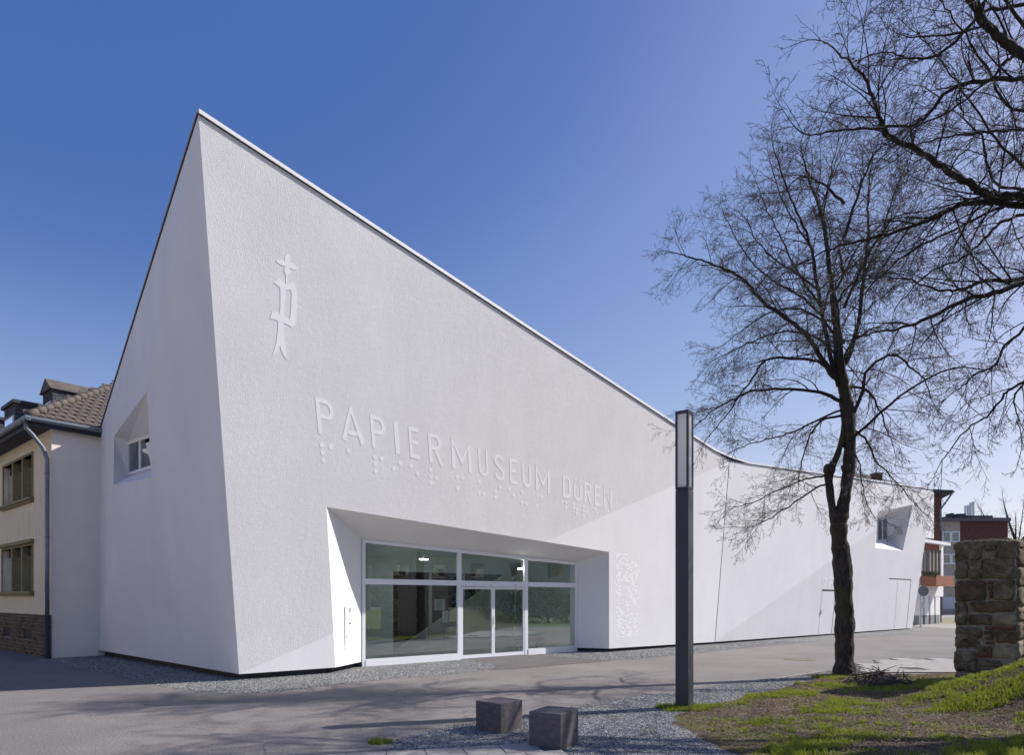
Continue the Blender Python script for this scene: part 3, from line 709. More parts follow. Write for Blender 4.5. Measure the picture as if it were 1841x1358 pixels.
for ch, x0, x1, _ in lets:
    m = MB(); span = (x1-x0)-LEAN(x0)*.5
    X0 = x0; X1 = x0+span
    if ch == 'A': X0 -= 8; X1 = X0+ (x1-x0)-2
    wpx = .20*(X1-X0)/2; asp = 1
    H_ = Bl(x0)-Tl(x0)
    wy = .062
    wx = {'I': .24, 'M': .088, 'A': .10, 'E': .14, 'D': .12, 'N': .115}.get(ch, .105)
    for pts, closed in LET[ch]:
        L, R = stroke(pts, wx, wy, closed)
        fm = lambda q, off: UP.hit(SX(lmap(X0, X1, *q)[0]), SY(lmap(X0, X1, *q)[1]), off)
        n = len(L)
        for i in range(n if closed else n-1):
            j = (i+1) % n; quad = [L[i], L[j], R[j], R[i]]
            top_ = [fm(q, .004) for q in quad]; k = len(m.v); bot = [p_-UP.n*.014 for p_ in top_]
            m.v += [tuple(p) for p in top_+bot]
            m.f += [(k, k+1, k+2, k+3), (k, k+4, k+5, k+1), (k+3, k+2, k+6, k+7)]
            if not closed and i == 0: m.f.append((k, k+3, k+7, k+4))
            if not closed and i == n-2: m.f.append((k+1, k+5, k+6, k+2))
    m.build('letter', M['relief'], sg)
dots = [(119, 339), (167, 349), (124, 380), (128, 423), (267, 372), (411, 406), (449, 415), (413, 444), (416, 484), (551, 439), (516, 469), (611, 454), (647, 497), (719, 479), (720, 515), (752, 521), (720, 548), (866, 516), (896, 521), (868, 580), (987, 544), (987, 606), (1014, 611), (1102, 572), (1078, 597), (1077, 626), (1152, 583), (1176, 618), (1224, 601), (1222, 657), (1246, 662), (1308, 621), (1330, 626), (1306, 676), (1445, 654), (1465, 658), (1465, 686), (1508, 667), (1506, 690), (1525, 696), (1524, 720), (1565, 680), (1564, 706), (1580, 710), (1562, 730), (1626, 692), (1637, 718), (1684, 704), (1698, 706), (1696, 730), (1680, 748)]
for x, y in dots:
    r = 14.5-6.5*(x-119)/1580; rx = r*.93-(x/1700)*2.2; pts = [(x+rx*math.cos(a*math.pi/9), y+r*math.sin(a*math.pi/9)) for a in range(18)]
    m = MB(); tp_ = [UP.hit(SX(a), SY(b), .004) for a, b in pts]; m.hull([p_-UP.n*.013 for p_ in tp_], tp_); m.build('braille_dot', M['relief'], sg)
# emblem
EX = lambda x: 440+x/5.0306; EY = lambda y: 430+y/5.0306
def epath(loops, off=.005):
    m = MB(); top_ = [[UP.hit(EX(a), EY(b), off) for a, b in l] for l in loops]; bot = [[p_-UP.n*.016 for p_ in l] for l in top_]
    m.poly(top_)
    for tl, bl in zip(top_, bot):
        for i in range(len(tl)): j = (i+1) % len(tl); m.face([tl[i], bl[i], bl[j], tl[j]])
    return m
em = thing('wall_emblem', 'raised white emblem, a letter p under a four-petal flower, high on the plaster facade', 'emblem', tuple(UP.hit(513, 550)))
flower = [(390, 122), (402, 140), (411, 165), (410, 190), (400, 215), (422, 218), (445, 226), (465, 242), (489, 264), (462, 277), (435, 274), (412, 262), (402, 254), (409, 278), (405, 305), (395, 318), (383, 328), (380, 404), (371, 404), (373, 326), (362, 306), (356, 284), (361, 262), (368, 242), (345, 241), (318, 229), (296, 213), (276, 192), (305, 184), (335, 183), (352, 192), (365, 202), (360, 185), (362, 162), (374, 140)]
epath([flower]).build('flower', M['relief'], em)
pout = [(304, 342), (320, 362), (345, 392), (371, 408), (400, 406), (415, 400), (427, 384), (440, 392), (455, 420), (466, 455), (472, 500), (468, 580), (464, 680), (462, 765), (445, 783), (420, 797), (400, 782), (372, 766), (352, 758), (352, 830), (356, 900), (366, 980), (382, 1088), (362, 1070), (344, 1040), (328, 1000), (320, 962), (310, 990), (296, 1015), (278, 1035), (250, 1050), (268, 1000), (284, 940), (296, 850), (304, 742), (270, 728), (228, 720), (237, 690), (246, 652), (275, 664), (316, 674), (322, 600), (322, 500), (320, 438), (290, 416), (262, 392), (285, 372)]
pin = [(371, 460), (418, 460), (424, 500), (420, 590), (414, 680), (404, 727), (380, 714), (352, 698), (358, 600), (366, 520)]
epath([pout, pin]).build('letter_form', M['relief'], em)

# ------------------------------------------------------------------ lamp
lb = V((1237.5-HX)/F*10.0, 10.0, 0); lb.z = hgt(lb.x, lb.y)
H = 1.7+(HY-736)/F*10.0
lamp = thing('street_lamp', 'tall square anthracite lamp column with frosted white top panels on the gravel edge', 'street lamp', (lb.x, lb.y, 0))
a_ = V(-.8, .6, 0); b_ = V(.6, .8, 0); sz = .21; zs = 1.7+(HY-880)/F*10
m = MB(); m.box(V(lb.x, lb.y, -.1), a_*sz, b_*sz, V(0, 0, zs+.1)); m.build('column', M['anthracite'], lamp, bevel=.006)
m = MB(); m.box(V(lb.x, lb.y, 0)+a_*.006+b_*.006+V(0, 0, zs+.003), a_*(sz-.012), b_*(sz-.012), V(0, 0, .014)); m.build('joint_ring', M['dark_trim'], lamp)
m = MB(); z0 = zs+.017; ff = .032
for (i, j) in ((0, 0), (1, 0), (0, 1), (1, 1)):
    m.box(V(lb.x, lb.y, z0)+a_*(i*(sz-ff))+b_*(j*(sz-ff)), a_*ff, b_*ff, V(0, 0, H-z0-.05))
m.box(V(lb.x, lb.y, H-.05), a_*sz, b_*sz, V(0, 0, .05))
m.box(V(lb.x, lb.y, z0)+a_*ff, a_*(sz-2*ff), b_*sz, V(0, 0, .03)); m.box(V(lb.x, lb.y, z0)+b_*ff, a_*ff, b_*(sz-2*ff), V(0, 0, .03)); m.box(V(lb.x, lb.y, z0)+b_*ff+a_*(sz-ff), a_*ff, b_*(sz-2*ff), V(0, 0, .03))
m.build('lantern_frame', M['anthracite'], lamp)
m = MB(); q = V(lb.x, lb.y, z0+.03)+a_*.014+b_*.014; s2_ = sz-.028
m.box(q, a_*s2_, b_*s2_, V(0, 0, H-z0-.081)); m.build('light_panel', M['pane_white'], lamp)
m = MB(); q = V(lb.x, lb.y, .62)-a_*.0025+b_*.065
m.box(q, a_*.004, b_*.055, V(0, 0, .29)); hp = m.build('service_hatch', M['anthracite'], lamp)
m = MB(); m.box(V(lb.x, lb.y, .84)-a_*.0045+b_*.085, a_*.003, b_*.015, V(0, 0, .015)); m.build('lock', M['dark_trim'], hp)
m = MB()
for du, dv, wu, wv in ((0, 0, .005, .29), (.055, 0, .005, .29), (0, 0, .055, .005), (0, .29, .060, .005)):
    m.box(V(lb.x, lb.y, .62+dv)-a_*.0035+b_*(.065+du), a_*.003, b_*wu, V(0, 0, wv))
m.build('hatch_gap', M['dark_trim'], hp)
# ------------------------------------------------------------------ stone cubes
def cube(fc, angr, angl, sr, sl, h, label):
    f = V((fc[0]-HX)/F*fc[1], fc[1], -.06); r = V(math.cos(angr), math.sin(angr), 0)*sr; l = V(math.cos(angl), math.sin(angl), 0)*sl
    m = MB(); n = 6
    o = f
    m.box(o, r, l, V(0, 0, h+.06))
    ob = m.build('stone_cube', M['basalt'], None, bevel=.007); link_tag(ob, label, 'stone seat', 'dark stone cube seats'); return ob
R = math.radians
cube((900, 8.19), R(52), R(138), .45, .44, .382, 'dark basalt cube seat farther from the camera, left one of the pair on the gravel')
cube((1007.8, 7.27), R(60), R(150), .48, .40, .415, 'dark basalt cube seat nearer the camera, right one of the pair on the gravel')

# ------------------------------------------------------------------ old house on the left
hs = thing('old_house', 'cream rendered old house with olive window frames, rough stone plinth and brown tiled hip roof', 'house', (-13.05, 18.6, 0))
HC = V(-13.05, 18.6, 0); HA = V(-1.186, 1, 0).normalized(); HB = V(.80, 1, 0).normalized(); HB = (HB-HA*HB.dot(HA)).normalized()
HN = -HB                                 # outward normal of the front (HA runs along it)
HPl = Plane(HC, HC+HA, HC+V(0, 0, 1)); HS = Plane(HC, HC+HB, HC+V(0, 0, 1))
def hs_(px): return (HPl.hit(px, 1077)-HC).dot(HA)
def hz(px, py): return HPl.hit(px, py).z
WT = 6.62; LEN = 13
zpl = hz(40, 1104)
wins = []
for (xa, xb, yt, yb) in ((59, 7, 816.6, 895), (59, 5, 981, 1063.5)):
    wins.append((hs_(xa), hs_(xb), hz(59, yt), hz(59, yb)))
wl = wins[0][1]-wins[0][0]
allw = list(wins)
for k in (1, 2, 3):
    for w_ in wins: allw.append((w_[0]+k*(wl+1.3), w_[1]+k*(wl+1.3), w_[2], w_[3]))
def hp_(s, z, out=0.): return HC+HA*s+V(0, 0, z)+HN*out
holes = [[hp_(a, zb), hp_(b, zb), hp_(b, zt), hp_(a, zt)] for a, b, zt, zb in allw if b < LEN-.3]
m = MB(); m.poly([[hp_(0, zpl), hp_(LEN, zpl), hp_(LEN, WT), hp_(0, WT)]]+holes)
for h in holes:
    for i in range(4): j = (i+1) % 4; m.face([h[i], h[j], h[j]-HN*.22, h[i]-HN*.22])
m.face([hp_(LEN, 0), hp_(LEN, WT), hp_(LEN, WT)+HB*10, hp_(LEN, 0)+HB*10])
m.build('front_wall', M['house'], hs)
m = MB(); m.face([HC+V(0, 0, 0), HC+V(0, 0, WT), HC+HB*9+V(0, 0, WT), HC+HB*9]); m.build('gable_wall', M['house_side'], hs)
m = MB(); m.box(HC+V(0, 0, zpl+.02-.35)+(-HA)*.0, -HA*.012, HB*1.5, V(0, 0, .05)); m.build('string_course', M['house_side'], hs)
for a, b, zt, zb in allw:
    if b > LEN-.3: continue
    fr = MB(); fw_ = .07
    def hbox(sa, sb, za, zb_, d0, d1): fr.box(hp_(sa, za, d0), HA*(sb-sa), V(0, 0, zb_-za), HN*(d1-d0))
    hbox(a-fw_, a, zb, zt+fw_, -.2, .03); hbox(b, b+fw_, zb, zt+fw_, -.2, .03); hbox(a, b, zt, zt+fw_, -.2, .028)
    for k in (1, 2):
        s = a+(b-a)*k/3; hbox(s-.07, s+.07, zb+.001, zt-.001, -.2, .015)
    if zt < 4: hbox(a-.14, b+.14, zt+fw_+.001, zt+fw_+.07, -.02, .12); hbox(a-.11, b+.11, zt+fw_+.07, zt+fw_+.12, -.02, .08)
    f = fr.build('window_frame', M['olive'], hs)
    fr = MB(); hbox(a-.15, b+.15, zb-.07, zb, -.2, .14); hbox(a-.12, b+.12, zb-.14, zb-.07, -.05, .09); fr.build('sill', M['olive'], f)
    gm = MB().face([hp_(a, zb, -.17), hp_(b, zb, -.17), hp_(b, zt, -.17), hp_(a, zt, -.17)]); gm.build('pane', M['glass_dark'], f)
    gm = MB().face([hp_(a, zb, -.5), hp_(b, zb, -.5), hp_(b, zt, -.5), hp_(a, zt, -.5)]); gm.build('room', M['int_dark'], f)
    sh = MB()
    for k in range(3):
        s = a+(b-a)*(k)/3+.07; e = a+(b-a)*(k+1)/3-.07
        sh.box(hp_(s, zt-.25, -.165), HA*(e-s), V(0, 0, .25), HN*.02)
    sh.build('roller_shutter', M['wood_dark'], f)
# rusticated plinth: rows of rough blocks
M['rustic'] = stone_wall_mat('rustic_stone', (.085, .065, .048), (.16, .125, .09), (.25, .20, .15), .1)
m = MB(); zrow = 0; rr = random.Random(4); cwin = [(hs_(57)-.0, hs_(44)), (hs_(20), hs_(8))]
cz0, cz1 = hz(50, 1150), hz(50, 1131)
z = 0
while z < zpl-.02:
    hh = min(rr.choice([.10, .13, .16]), zpl-z); s = -.02
    while s < 7.5:
        L_ = rr.uniform(.22, .55); e = min(s+L_, 7.5); hit = False
        for c0_, c1_ in cwin:
            if z+hh > cz0 and z < cz1:
                if s < c0_ < e: e = c0_
                if s >= c0_-.01 and s < c1_: hit = True; s = c1_
        if hit: continue
        if e-s > .03:
            d = rr.uniform(.02, .06)
            m.hull([hp_(s+.006, z+.006, 0), hp_(e-.006, z+.006, 0), hp_(e-.006, z+hh-.006, 0), hp_(s+.006, z+hh-.006, 0)],
                   [hp_(s+.03, z+.025, d), hp_(e-.03, z+.025, d+rr.uniform(-.01, .01)), hp_(e-.03, z+hh-.025, d), hp_(s+.03, z+hh-.025, d)])
        s = e
    z += hh
m.build('stone_plinth', M['rustic'], hs)
m = MB().poly([[hp_(0, 0, .005), hp_(LEN, 0, .005), hp_(LEN, zpl, .005), hp_(0, zpl, .005)]]+[[hp_(a, cz0, .005), hp_(b, cz0, .005), hp_(b, cz1, .005), hp_(a, cz1, .005)] for a, b in cwin]); m.build('plinth_mortar', M['mortar'], hs)
m = MB()
for a, b in cwin: m.box(hp_(a-.15, cz0-.15, -.3), HA*(b-a+.3), V(0, 0, cz1-cz0+.3), HN*.29)
m.build('cellar_window', M['int_dark'], hs)
# eaves, gutter, downpipe, roof
ov = .55; ez = hz(60, 748) ; ez = WT+.05
EC = HC+HN*ov-HA*.20                       # eave corner
def eav(s, tt, z): return EC+HA*s+HB*tt+V(0, 0, z)
pit = .70
m = MB(); m.box(eav(.05, .05, WT-.10), HA*(LEN+1), HB*(.9), V(0, 0, .12)); m.box(eav(.06, .951, WT-.10), HA*.9, HB*9, V(0, 0, .119)); m.build('eaves_soffit', M['slate_dark'], hs)
m = MB()
k_ = 0
while k_ < LEN:
    m.box(eav(k_, -.005, WT-.17), HA*.115, -HN*.02, V(0, 0, .2)); k_ += .125
m.box(eav(-.0, .0, WT-.15), HA*.02, HB*9, V(0, 0, .19)); m.build('fascia', M['slate_dark'], hs)
m = MB()
def gutter(a, b, outv):
    prof = [(-.0, .09), (.0, .02), (.03, -.03), (.075, -.045), (.12, -.03), (.15, .02), (.15, .09), (.14, .09), (.14, .02), (.075, -.03), (.012, .02), (.012, .09)]
    A = [a+outv*x+V(0, 0, z_) for x, z_ in prof]; B = [b+outv*x+V(0, 0, z_) for x, z_ in prof]; m.hull(A, B)
gutter(eav(-.15, 0, WT), eav(LEN, 0, WT), HN); gutter(eav(0, -.15, WT), eav(0, 9, WT), -HA)
for k in range(20): m.box(eav(.3+k*.6, -.155, WT-.05), HA*.03, -HB*-.01, V(0, 0, .15))
m.build('gutter', M['zinc'], hs)
dpx = HC+HN*.12-HA*.07
m = MB(); g0 = eav(.05, -.08, WT-.03)
m.tube([g0, g0+V(0, 0, -.2), g0.lerp(dpx+V(0, 0, WT-.8), .3)+V(0, 0, -.12), g0.lerp(dpx+V(0, 0, WT-.8), .8)+V(0, 0, -.05), dpx+V(0, 0, WT-1.0), dpx+V(0, 0, 3), dpx+V(0, 0, zpl)], .055, 12)
for zz in (5.2, 3.4, 1.9): m.tube([dpx+V(0, 0, zz), dpx+V(0, 0, zz+.04)], .065, 12)
m.build('downpipe', M['zinc'], hs, smooth=True)
m = MB(); m.tube([dpx+V(0, 0, zpl), dpx+V(0, 0, 0)], .07, 12); m.build('standpipe', M['slate_dark'], hs)
# hip roof with tiles on the visible side
RZ = WT+.10; rise = 4.2; 
def roofpt(s, tt, k): return eav(s, tt, RZ)
hipTop = eav(rise/pit, rise/pit, RZ+rise)
m = MB(); m.face([eav(-.03, -.03, RZ), hipTop, eav(LEN, rise/pit, RZ+rise), eav(LEN, -.03, RZ)])
m.face([eav(-.03, -.03, RZ), eav(-.03, 2*rise/pit, RZ), hipTop]); m.face([eav(-.03, 2*rise/pit, RZ), eav(LEN, 2*rise/pit, RZ), eav(LEN, rise/pit, RZ+rise), hipTop])
rf = m.build('roof', M['tile'], hs)
tl = MB(); cw, ch_ = .24, .30; sl = math.sqrt(1+pit*pit)
upv = (HA+V(0, 0, pit)).normalized(); nn = HB.cross(upv).normalized(); nn = nn if nn.z > 0 else -nn
for r in range(22):
    u0 = r*ch_; 
    for c in range(-2, 46):
        q = c*cw+(cw/2 if r % 2 else 0)
        lim = u0/sl
        if q < lim-.1 or q > 2*rise/pit-lim: continue
        base = eav(0, q, RZ)+upv*u0+nn*.01
        pr = [(-.12, .0), (-.07, .022), (.0, .030), (.07, .022), (.12, 0)]
        A = [base+HB*x+nn*(z_+.03) for x, z_ in pr]; B = [base+upv*(ch_+.05)+HB*x+nn*z_ for x, z_ in pr]
        for i in range(4): tl.face([A[i], A[i+1], B[i+1], B[i]])
        tl.face(A+[base+HB*.11, base-HB*.11])
tl.build('roof_tiles', M['tile'], hs)
rt = MB(); h0 = eav(-.05, -.05, RZ+.03); hv = (hipTop-eav(0, 0, RZ)); hl = hv.length; hv.normalize()
k = 0
while k < hl: rt.tube([h0+hv*k, h0+hv*(k+.42)], [.12, .095], 10); k += .38
rt.build('hip_tiles', M['tile'], hs, smooth=True)
# dormers on the front slope
def dormer(s, tt, wd, ht, ln, roofk):
    zb = RZ+tt*pit; d = MB(); o_ = eav(s, tt, zb-.15)
    dm_ = MB(); dm_.box(o_, HA*wd, HB*ln, V(0, 0, ht+.15)); b = dm_.build('dormer', M['slate'], hs)
    r = MB(); e = .08
    if roofk == 'gable':
        A = [o_-HA*e-HB*e+V(0, 0, ht+.15), o_+HA*(wd+e)-HB*e+V(0, 0, ht+.15), o_+HA*wd/2-HB*e+V(0, 0, ht+.15+wd*.42)]
        B = [x+HB*(ln+.1) for x in A]; r.hull(A, B)
    else:
        r.box(o_-HA*e-HB*e+V(0, 0, ht+.15), HA*(wd+2*e), HB*(ln+.1), V(0, 0, .10))
    r.build('dormer_roof', M['tile'] if roofk == 'gable' else M['slate_dark'], b)
    w_ = MB(); w_.box(o_+HA*.15+V(0, 0, .25)-HB*.02, HA*(wd-.3), HB*.015, V(0, 0, ht-.45)); w_.build('dormer_window', M['pvc'], b)
    w_ = MB(); w_.box(o_+HA*.21+V(0, 0, .31)-HB*.03, HA*(wd-.42), HB*.008, V(0, 0, ht-.57)); w_.build('pane', M['glass_dark'], b)
dormer(2.35, 1.15, 1.0, .72, 2.2, 'gable'); dormer(3.0, .35, 1.3, .78, 2.2, 'flat'); dormer(5.8, .35, 1.3, .78, 2.2, 'flat')

# ------------------------------------------------------------------ buildings at the right
def facade_box(o, ax, ay, L_, D_, H_, z0=0):
    return MB().box(o+V(0, 0, z0), ax*L_, ay*D_, V(0, 0, H_))
AX, AY = V(1, 0, 0), V(0, 1, 0)
def rvec_(r): return V(r.uniform(-1, 1), r.uniform(-1, 1), r.uniform(-1, 1))
# brick house with tiled roof behind the museum end
d_ = 46
bh = thing('brick_house', 'dark red brick house with weathered tile roof and chimney behind the white wall end', 'house', tuple(P(1640, 1115, d_)))
x0 = (1530-HX)/F*d_; x1 = (1693-HX)/F*d_; ztp = EYE+(HY-888)/F*d_
m = MB(); m.box((x0, d_, 0), (x1-x0, 0, 0), (3, 9, 0), (0, 0, ztp)); m.build('wall', M['red_brick'], bh)
m = MB(); e1 = V((1706-HX)/F*d_, d_-.6, ztp-.02); e0 = V(x0-1, d_-.6, ztp-.02+.0); rz = 2.0
dd = V(3, 9, 0)
m.hull([e0, e1, e1+dd+V(0, 0, 0), e0+dd], [e0+V(0, 0, .1)+V(0, 0, 0), e1+V(0, 0, .1), e1+dd+V(0, 0, .1), e0+dd+V(0, 0, .1)]); m.build('eaves', M['slate_dark'], bh)
m = MB(); zz = V(0, 0, .11); pk0 = P(1528, 850, 53); pk1 = e1+V(-.5, 1.5, .35)
m.face([e0+zz, e1+zz, pk1, pk0]); m.face([e1+zz, e1+dd+zz, pk1]); m.face([e1+dd+zz, e0+dd+zz, pk0, pk1]); ro = m.build('roof', M['tile_far'], bh)
m = MB()
for k in range(66):
    t_ = k/66; a = e0.lerp(e1, t_)+zz; b = pk0.lerp(pk1, t_)+V(0, 0, .02); m.tube([a, b], .07, 5)
m.build('roof_tiles', M['tile_far'], ro)
cx_ = (1576-HX)/F*(d_+2)
m = MB(); m.cbox((cx_, d_+2.0, ztp+.95), .55, .55, 1.5); m.cbox((cx_, d_+2.0, ztp+1.75), .65, .65, .1); m.build('chimney', M['red_brick'], ro)
m = MB(); m.tube([e1+V(-.1, 0, .05), e1+V(-.7, .4, -1.1), V(x1+.08, d_+.2, ztp-3.5)], .06, 8); m.build('downpipe', M['zinc'], bh)
# balcony house
d_ = 44.5
bb = thing('balcony_building', 'white house with orange brick balcony band and white ground-floor columns at the road end', 'building', tuple(P(1680, 1121, d_)))
def X(px, d): return (px-HX)/F*d
def Z(py, d): return EYE+(HY-py)/F*d
bo = P(1640, 1077, 41.5); bo.z = 0; BP = Plane(bo, bo+DIR, bo+V(0, 0, 1))
def bx_(pa, pb, ya, yb, d0, d1, name, mt, parent=None, zr=None):
    # pa..pb picture columns on the front plane, ya top / yb bottom rows measured at column pa, d0..d1 metres proud of the plane
    a = BP.hit(pa, ya); b = BP.hit(pb, yb); zb = BP.hit(pa, yb).z if yb is not None else 0
    if zr: zb, a.z = zr
    sa = (a-bo).dot(DIR); sb2 = (b-bo).dot(DIR); o_ = bo+DIR*sa+V(0, 0, zb)+NRM*d0
    return MB().box(o_, DIR*(sb2-sa), NRM*(d1-d0), V(0, 0, a.z-zb)).build(name, mt, parent or bb)
zcl = BP.hit(1660, 1073).z
bx_(1640, 1696, 975, 1073, -7, 0, 'wall', mat('white_render', (.78, .78, .78), .9))
bx_(1640, 1694, 969.5, 975, -7, .5, 'roof', M['cap'])
bx_(1655, 1687, 977, 990, .002, .05, 'brick_band', M['orange_brick'])
bx_(1655, 1687, 1036, 1054, .01, .9, 'balcony', M['orange_brick'])
for k in range(4): bx_(1664+k*6.3, 1666+k*6.3, 990, 1036, .005, .25, 'post', mat('grey_post', (.25, .24, .22), .7))
for k in range(3): bx_(1667.5+k*6.3, 1669.8+k*6.3, 992, 1034, -.02, .02, 'window', M['glass_dark'])
bx_(1657, 1661.5, 992, 1036, .004, .03, 'window', M['glass_dark'])
m = MB(); rn_ = random.Random(8)
for k in range(420):
    c = BP.hit(rn_.uniform(1658, 1686), rn_.uniform(1029, 1037), .85); u = rvec_(rn_)*.1; v = rvec_(rn_)*.1; m.face([c, c+u, c+v])
m.build('balcony_plants', mat('balcony_plant', (.09, .085, .05), .9), bb)
for k, px in enumerate((1653, 1663.5, 1673.5, 1683)):
    c_ = bx_(px, px+6.5, 0, 0, -.45, -.02, 'column', mat('white_column', (.80, .80, .80), .9), None, (.6, zcl))
    bx_(px-.1, px+6.6, 0, 0, -.46, -.01, 'column_base', mat('grey_base', (.24, .25, .26), .9), c_, (0, .6))
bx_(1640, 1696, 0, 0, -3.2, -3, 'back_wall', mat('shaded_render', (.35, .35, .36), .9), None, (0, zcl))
bx_(1690.5, 1699, 0, 0, -3, -.3, 'stair_block', mat('white_stair', (.78, .78, .78), .9), None, (0, BP.hit(1690, 992).z))
# apartment block
d_ = 70
ab = thing('apartment_block', 'flat roofed three-storey block in beige and red brick with chimneys, far beyond the stone pier', 'building', tuple(P(1750, 1105, d_)))
m = MB(); m.box((X(1690, d_), d_, 0), (X(1726, d_)-X(1690, d_), 0, 0), (6, 12, 0), (0, 0, Z(938, d_))); m.build('wall', M['beige_brick'], ab)
m = MB(); m.box((X(1726, d_), d_, 0), (X(1812, d_)-X(1726, d_), 0, 0), (6, 12, 0), (0, 0, Z(938, d_))); m.build('wall', M['red_brick'], ab)
m = MB(); m.box((X(1690, d_)-.2, d_-.4, Z(938, d_)), (X(1816, d_)-X(1690, d_), 0, 0), (6, 12.5, 0), (0, 0, .35)); m.build('roof', mat('bitumen', (.12, .12, .12), .8), ab)
for (ya, yb) in ((956, 975.5), (996.5, 1015), (1036, 1055)):
    for k, (pa, pb) in enumerate(((1694, 1709), (1709.5, 1725))):
        m = MB(); x0, x1, z0_, z1_ = X(pa, d_), X(pb, d_), Z(yb, d_), Z(ya, d_)
        for bx_ in ((x0, z0_, x1-x0, .12), (x0, z1_-.12, x1-x0, .12), (x0, z0_+.12, .12, z1_-z0_-.24), (x1-.12, z0_+.12, .12, z1_-z0_-.24)):
            m.box((bx_[0], d_-.06, bx_[1]), (bx_[2], 0, 0), (0, .055, 0), (0, 0, bx_[3]))
        f = m.build('window', M['pvc'], ab)
        m = MB(); m.box((x0+.12, d_-.03, z0_+.12), (x1-x0-.24, 0, 0), (0, .02, 0), (0, 0, z1_-z0_-.24)); m.build('pane', M['glass_dark'], f)
        m = MB(); m.box((x0+.14, d_-.009, z0_+.12), (x1-x0-.28, 0, 0), (0, .008, 0), (0, 0, (z1_-z0_)*.4)); m.build('curtain', M['pvc'], f)
m = MB(); m.box((X(1694, d_), d_-.06, Z(1096, d_)), (X(1717, d_)-X(1694, d_), 0, 0), (0, .05, 0), (0, 0, Z(1074, d_)-Z(1096, d_))); m.build('garage_door', mat('garage', (.55, .57, .6), .6), ab)
for px, w_, yt in ((1704, 1.7, 930), (1707.5, .5, 924), (1724, 1.4, 925)):
    m = MB(); m.cbox((X(px, d_+3), d_+3, (Z(938, d_)+Z(yt, d_+3))/2), w_*.6, 1, Z(yt, d_+3)-Z(938, d_)); m.build('chimney', mat('dark_chimney', (.06, .06, .065), .8), ab)
m = MB(); m.box((X(1736, d_+3), d_+3, Z(938, d_)+.3), (X(1785, d_+3)-X(1736, d_+3), 0, 0), (0, 2, 0), (0, 0, Z(929, d_+3)-Z(938, d_)-.2)); m.build('plant_room', mat('dark_box', (.07, .065, .07), .8), ab)
for px, yt in ((1739, 909), (1744, 908), (1748.5, 903), (1753.5, 901.5)):
    m = MB(); c = V(X(px, d_+3), d_+3.3, Z(929, d_+3)); m.cyl(c, .12, Z(yt, d_+3)-c.z, 12); m.cyl(c+V(0, 0, Z(yt, d_+3)-c.z-.3), .15, .12, 12); m.build('flue', mat('flue_steel', (.6, .62, .64), .3, .8), ab)
# round sign on a post seen from behind, with grey box
d_ = 38.5
rs = thing('road_sign', 'round traffic sign seen from behind on a grey post beside the white wall end', 'sign', (X(1654.5, d_), d_, 0))
m = MB(); m.cyl((X(1654.5, d_), d_, 0), .035, Z(1052, d_), 10); m.build('post', M['steel'], rs)
m = MB(); c = V(X(1659, d_), d_-.08, Z(1063.5, d_)); m.tube([c, c+V(0, .03, 0)], .30, 28); m.build('sign_disc', mat('sign_back', (.13, .14, .15), .5), rs)
m = MB(); m.cbox((X(1663, d_), d_+.3, Z(1088, d_)), .26, .2, .36); m.build('meter_box', mat('box_grey', (.55, .55, .53), .6), rs)
m = MB(); m.cyl((X(1661.5, d_), d_+.3, 0), .03, Z(1093, d_), 8); m.build('box_post', M['steel'], rs)

# ------------------------------------------------------------------ stone gate pier
pr = thing('stone_pier', 'weathered sandstone and brick wall pier with mossy top at the right edge', 'wall', (8.6, 12.5, 0))
ra = V(.66, -.75, 0).normalized(); rb = V(.74, .67, 0).normalized()
pL = V(X(1716, 12.3), 12.3, 0); FP = Plane(pL, pL+ra, pL+V(0, 0, 1)); pC = FP.hit(1829, 1077); pC.z = 0
Wf = (pC-pL).length; ptop = FP.hit(1770, 983).z; inn = -FP.n
def on(px, py): q = FP.hit(px, py); return (q-pL).dot(ra), q.z
m = MB(); m.box(pL+ra*.02+inn*.012+V(0, 0, -.3), ra*(Wf-.04), inn*1.0, V(0, 0, ptop+.38)); m.build('mortar_core', M['mortar'], pr)
rr = random.Random(11)
def stone(m, c, sx, sy, sz_, rr, sub=5, ax=V(1, 0, 0), ay=V(0, 1, 0), rough_=1.0):
    seed = rr.random()*50; n = sub; idx = {}
    def vid(i, j, k):
        key = (i, j, k)
        if key not in idx:
            u, v, w_ = i/n*2-1, j/n*2-1, k/n*2-1
            q = Vector((u, v, w_)); e = 9.0
            L_ = (abs(u)**e+abs(v)**e+abs(w_)**e)**(1/e); mx = max(abs(u), abs(v), abs(w_)); q = q*(mx/L_)
            nz = noise.noise(Vector((u*1.3+seed, v*1.3, w_*1.3)))*.12+noise.noise(Vector((u*3.5+seed, v*3.5, w_*3.5)))*.09
            p = Vector((q.x*sx/2, q.y*sy/2, q.z*sz_/2)); p += q*nz*min(sx, sz_, sy)*.7*rough_
            idx[key] = len(m.v); m.v.append(tuple(Vector(c)+ax*p.x+ay*p.y+V(0, 0, p.z)))
        return idx[key]
    for a in range(n):
        for b in range(n):
            m.f.append((vid(a, 0, b), vid(a+1, 0, b), vid(a+1, 0, b+1), vid(a, 0, b+1)))
            m.f.append((vid(a, n, b), vid(a, n, b+1), vid(a+1, n, b+1), vid(a+1, n, b)))
            m.f.append((vid(0, a, b), vid(0, a, b+1), vid(0, a+1, b+1), vid(0, a+1, b)))
            m.f.append((vid(n, a, b), vid(n, a+1, b), vid(n, a+1, b+1), vid(n, a, b+1)))
            m.f.append((vid(a, b, 0), vid(a, b+1, 0), vid(a+1, b+1, 0), vid(a+1, b, 0)))
            m.f.append((vid(a, b, n), vid(a+1, b, n), vid(a+1, b+1, n), vid(a, b+1, n)))
Z8 = lambda x, y: (1560+x/3.0854, 820+y/3.0854)
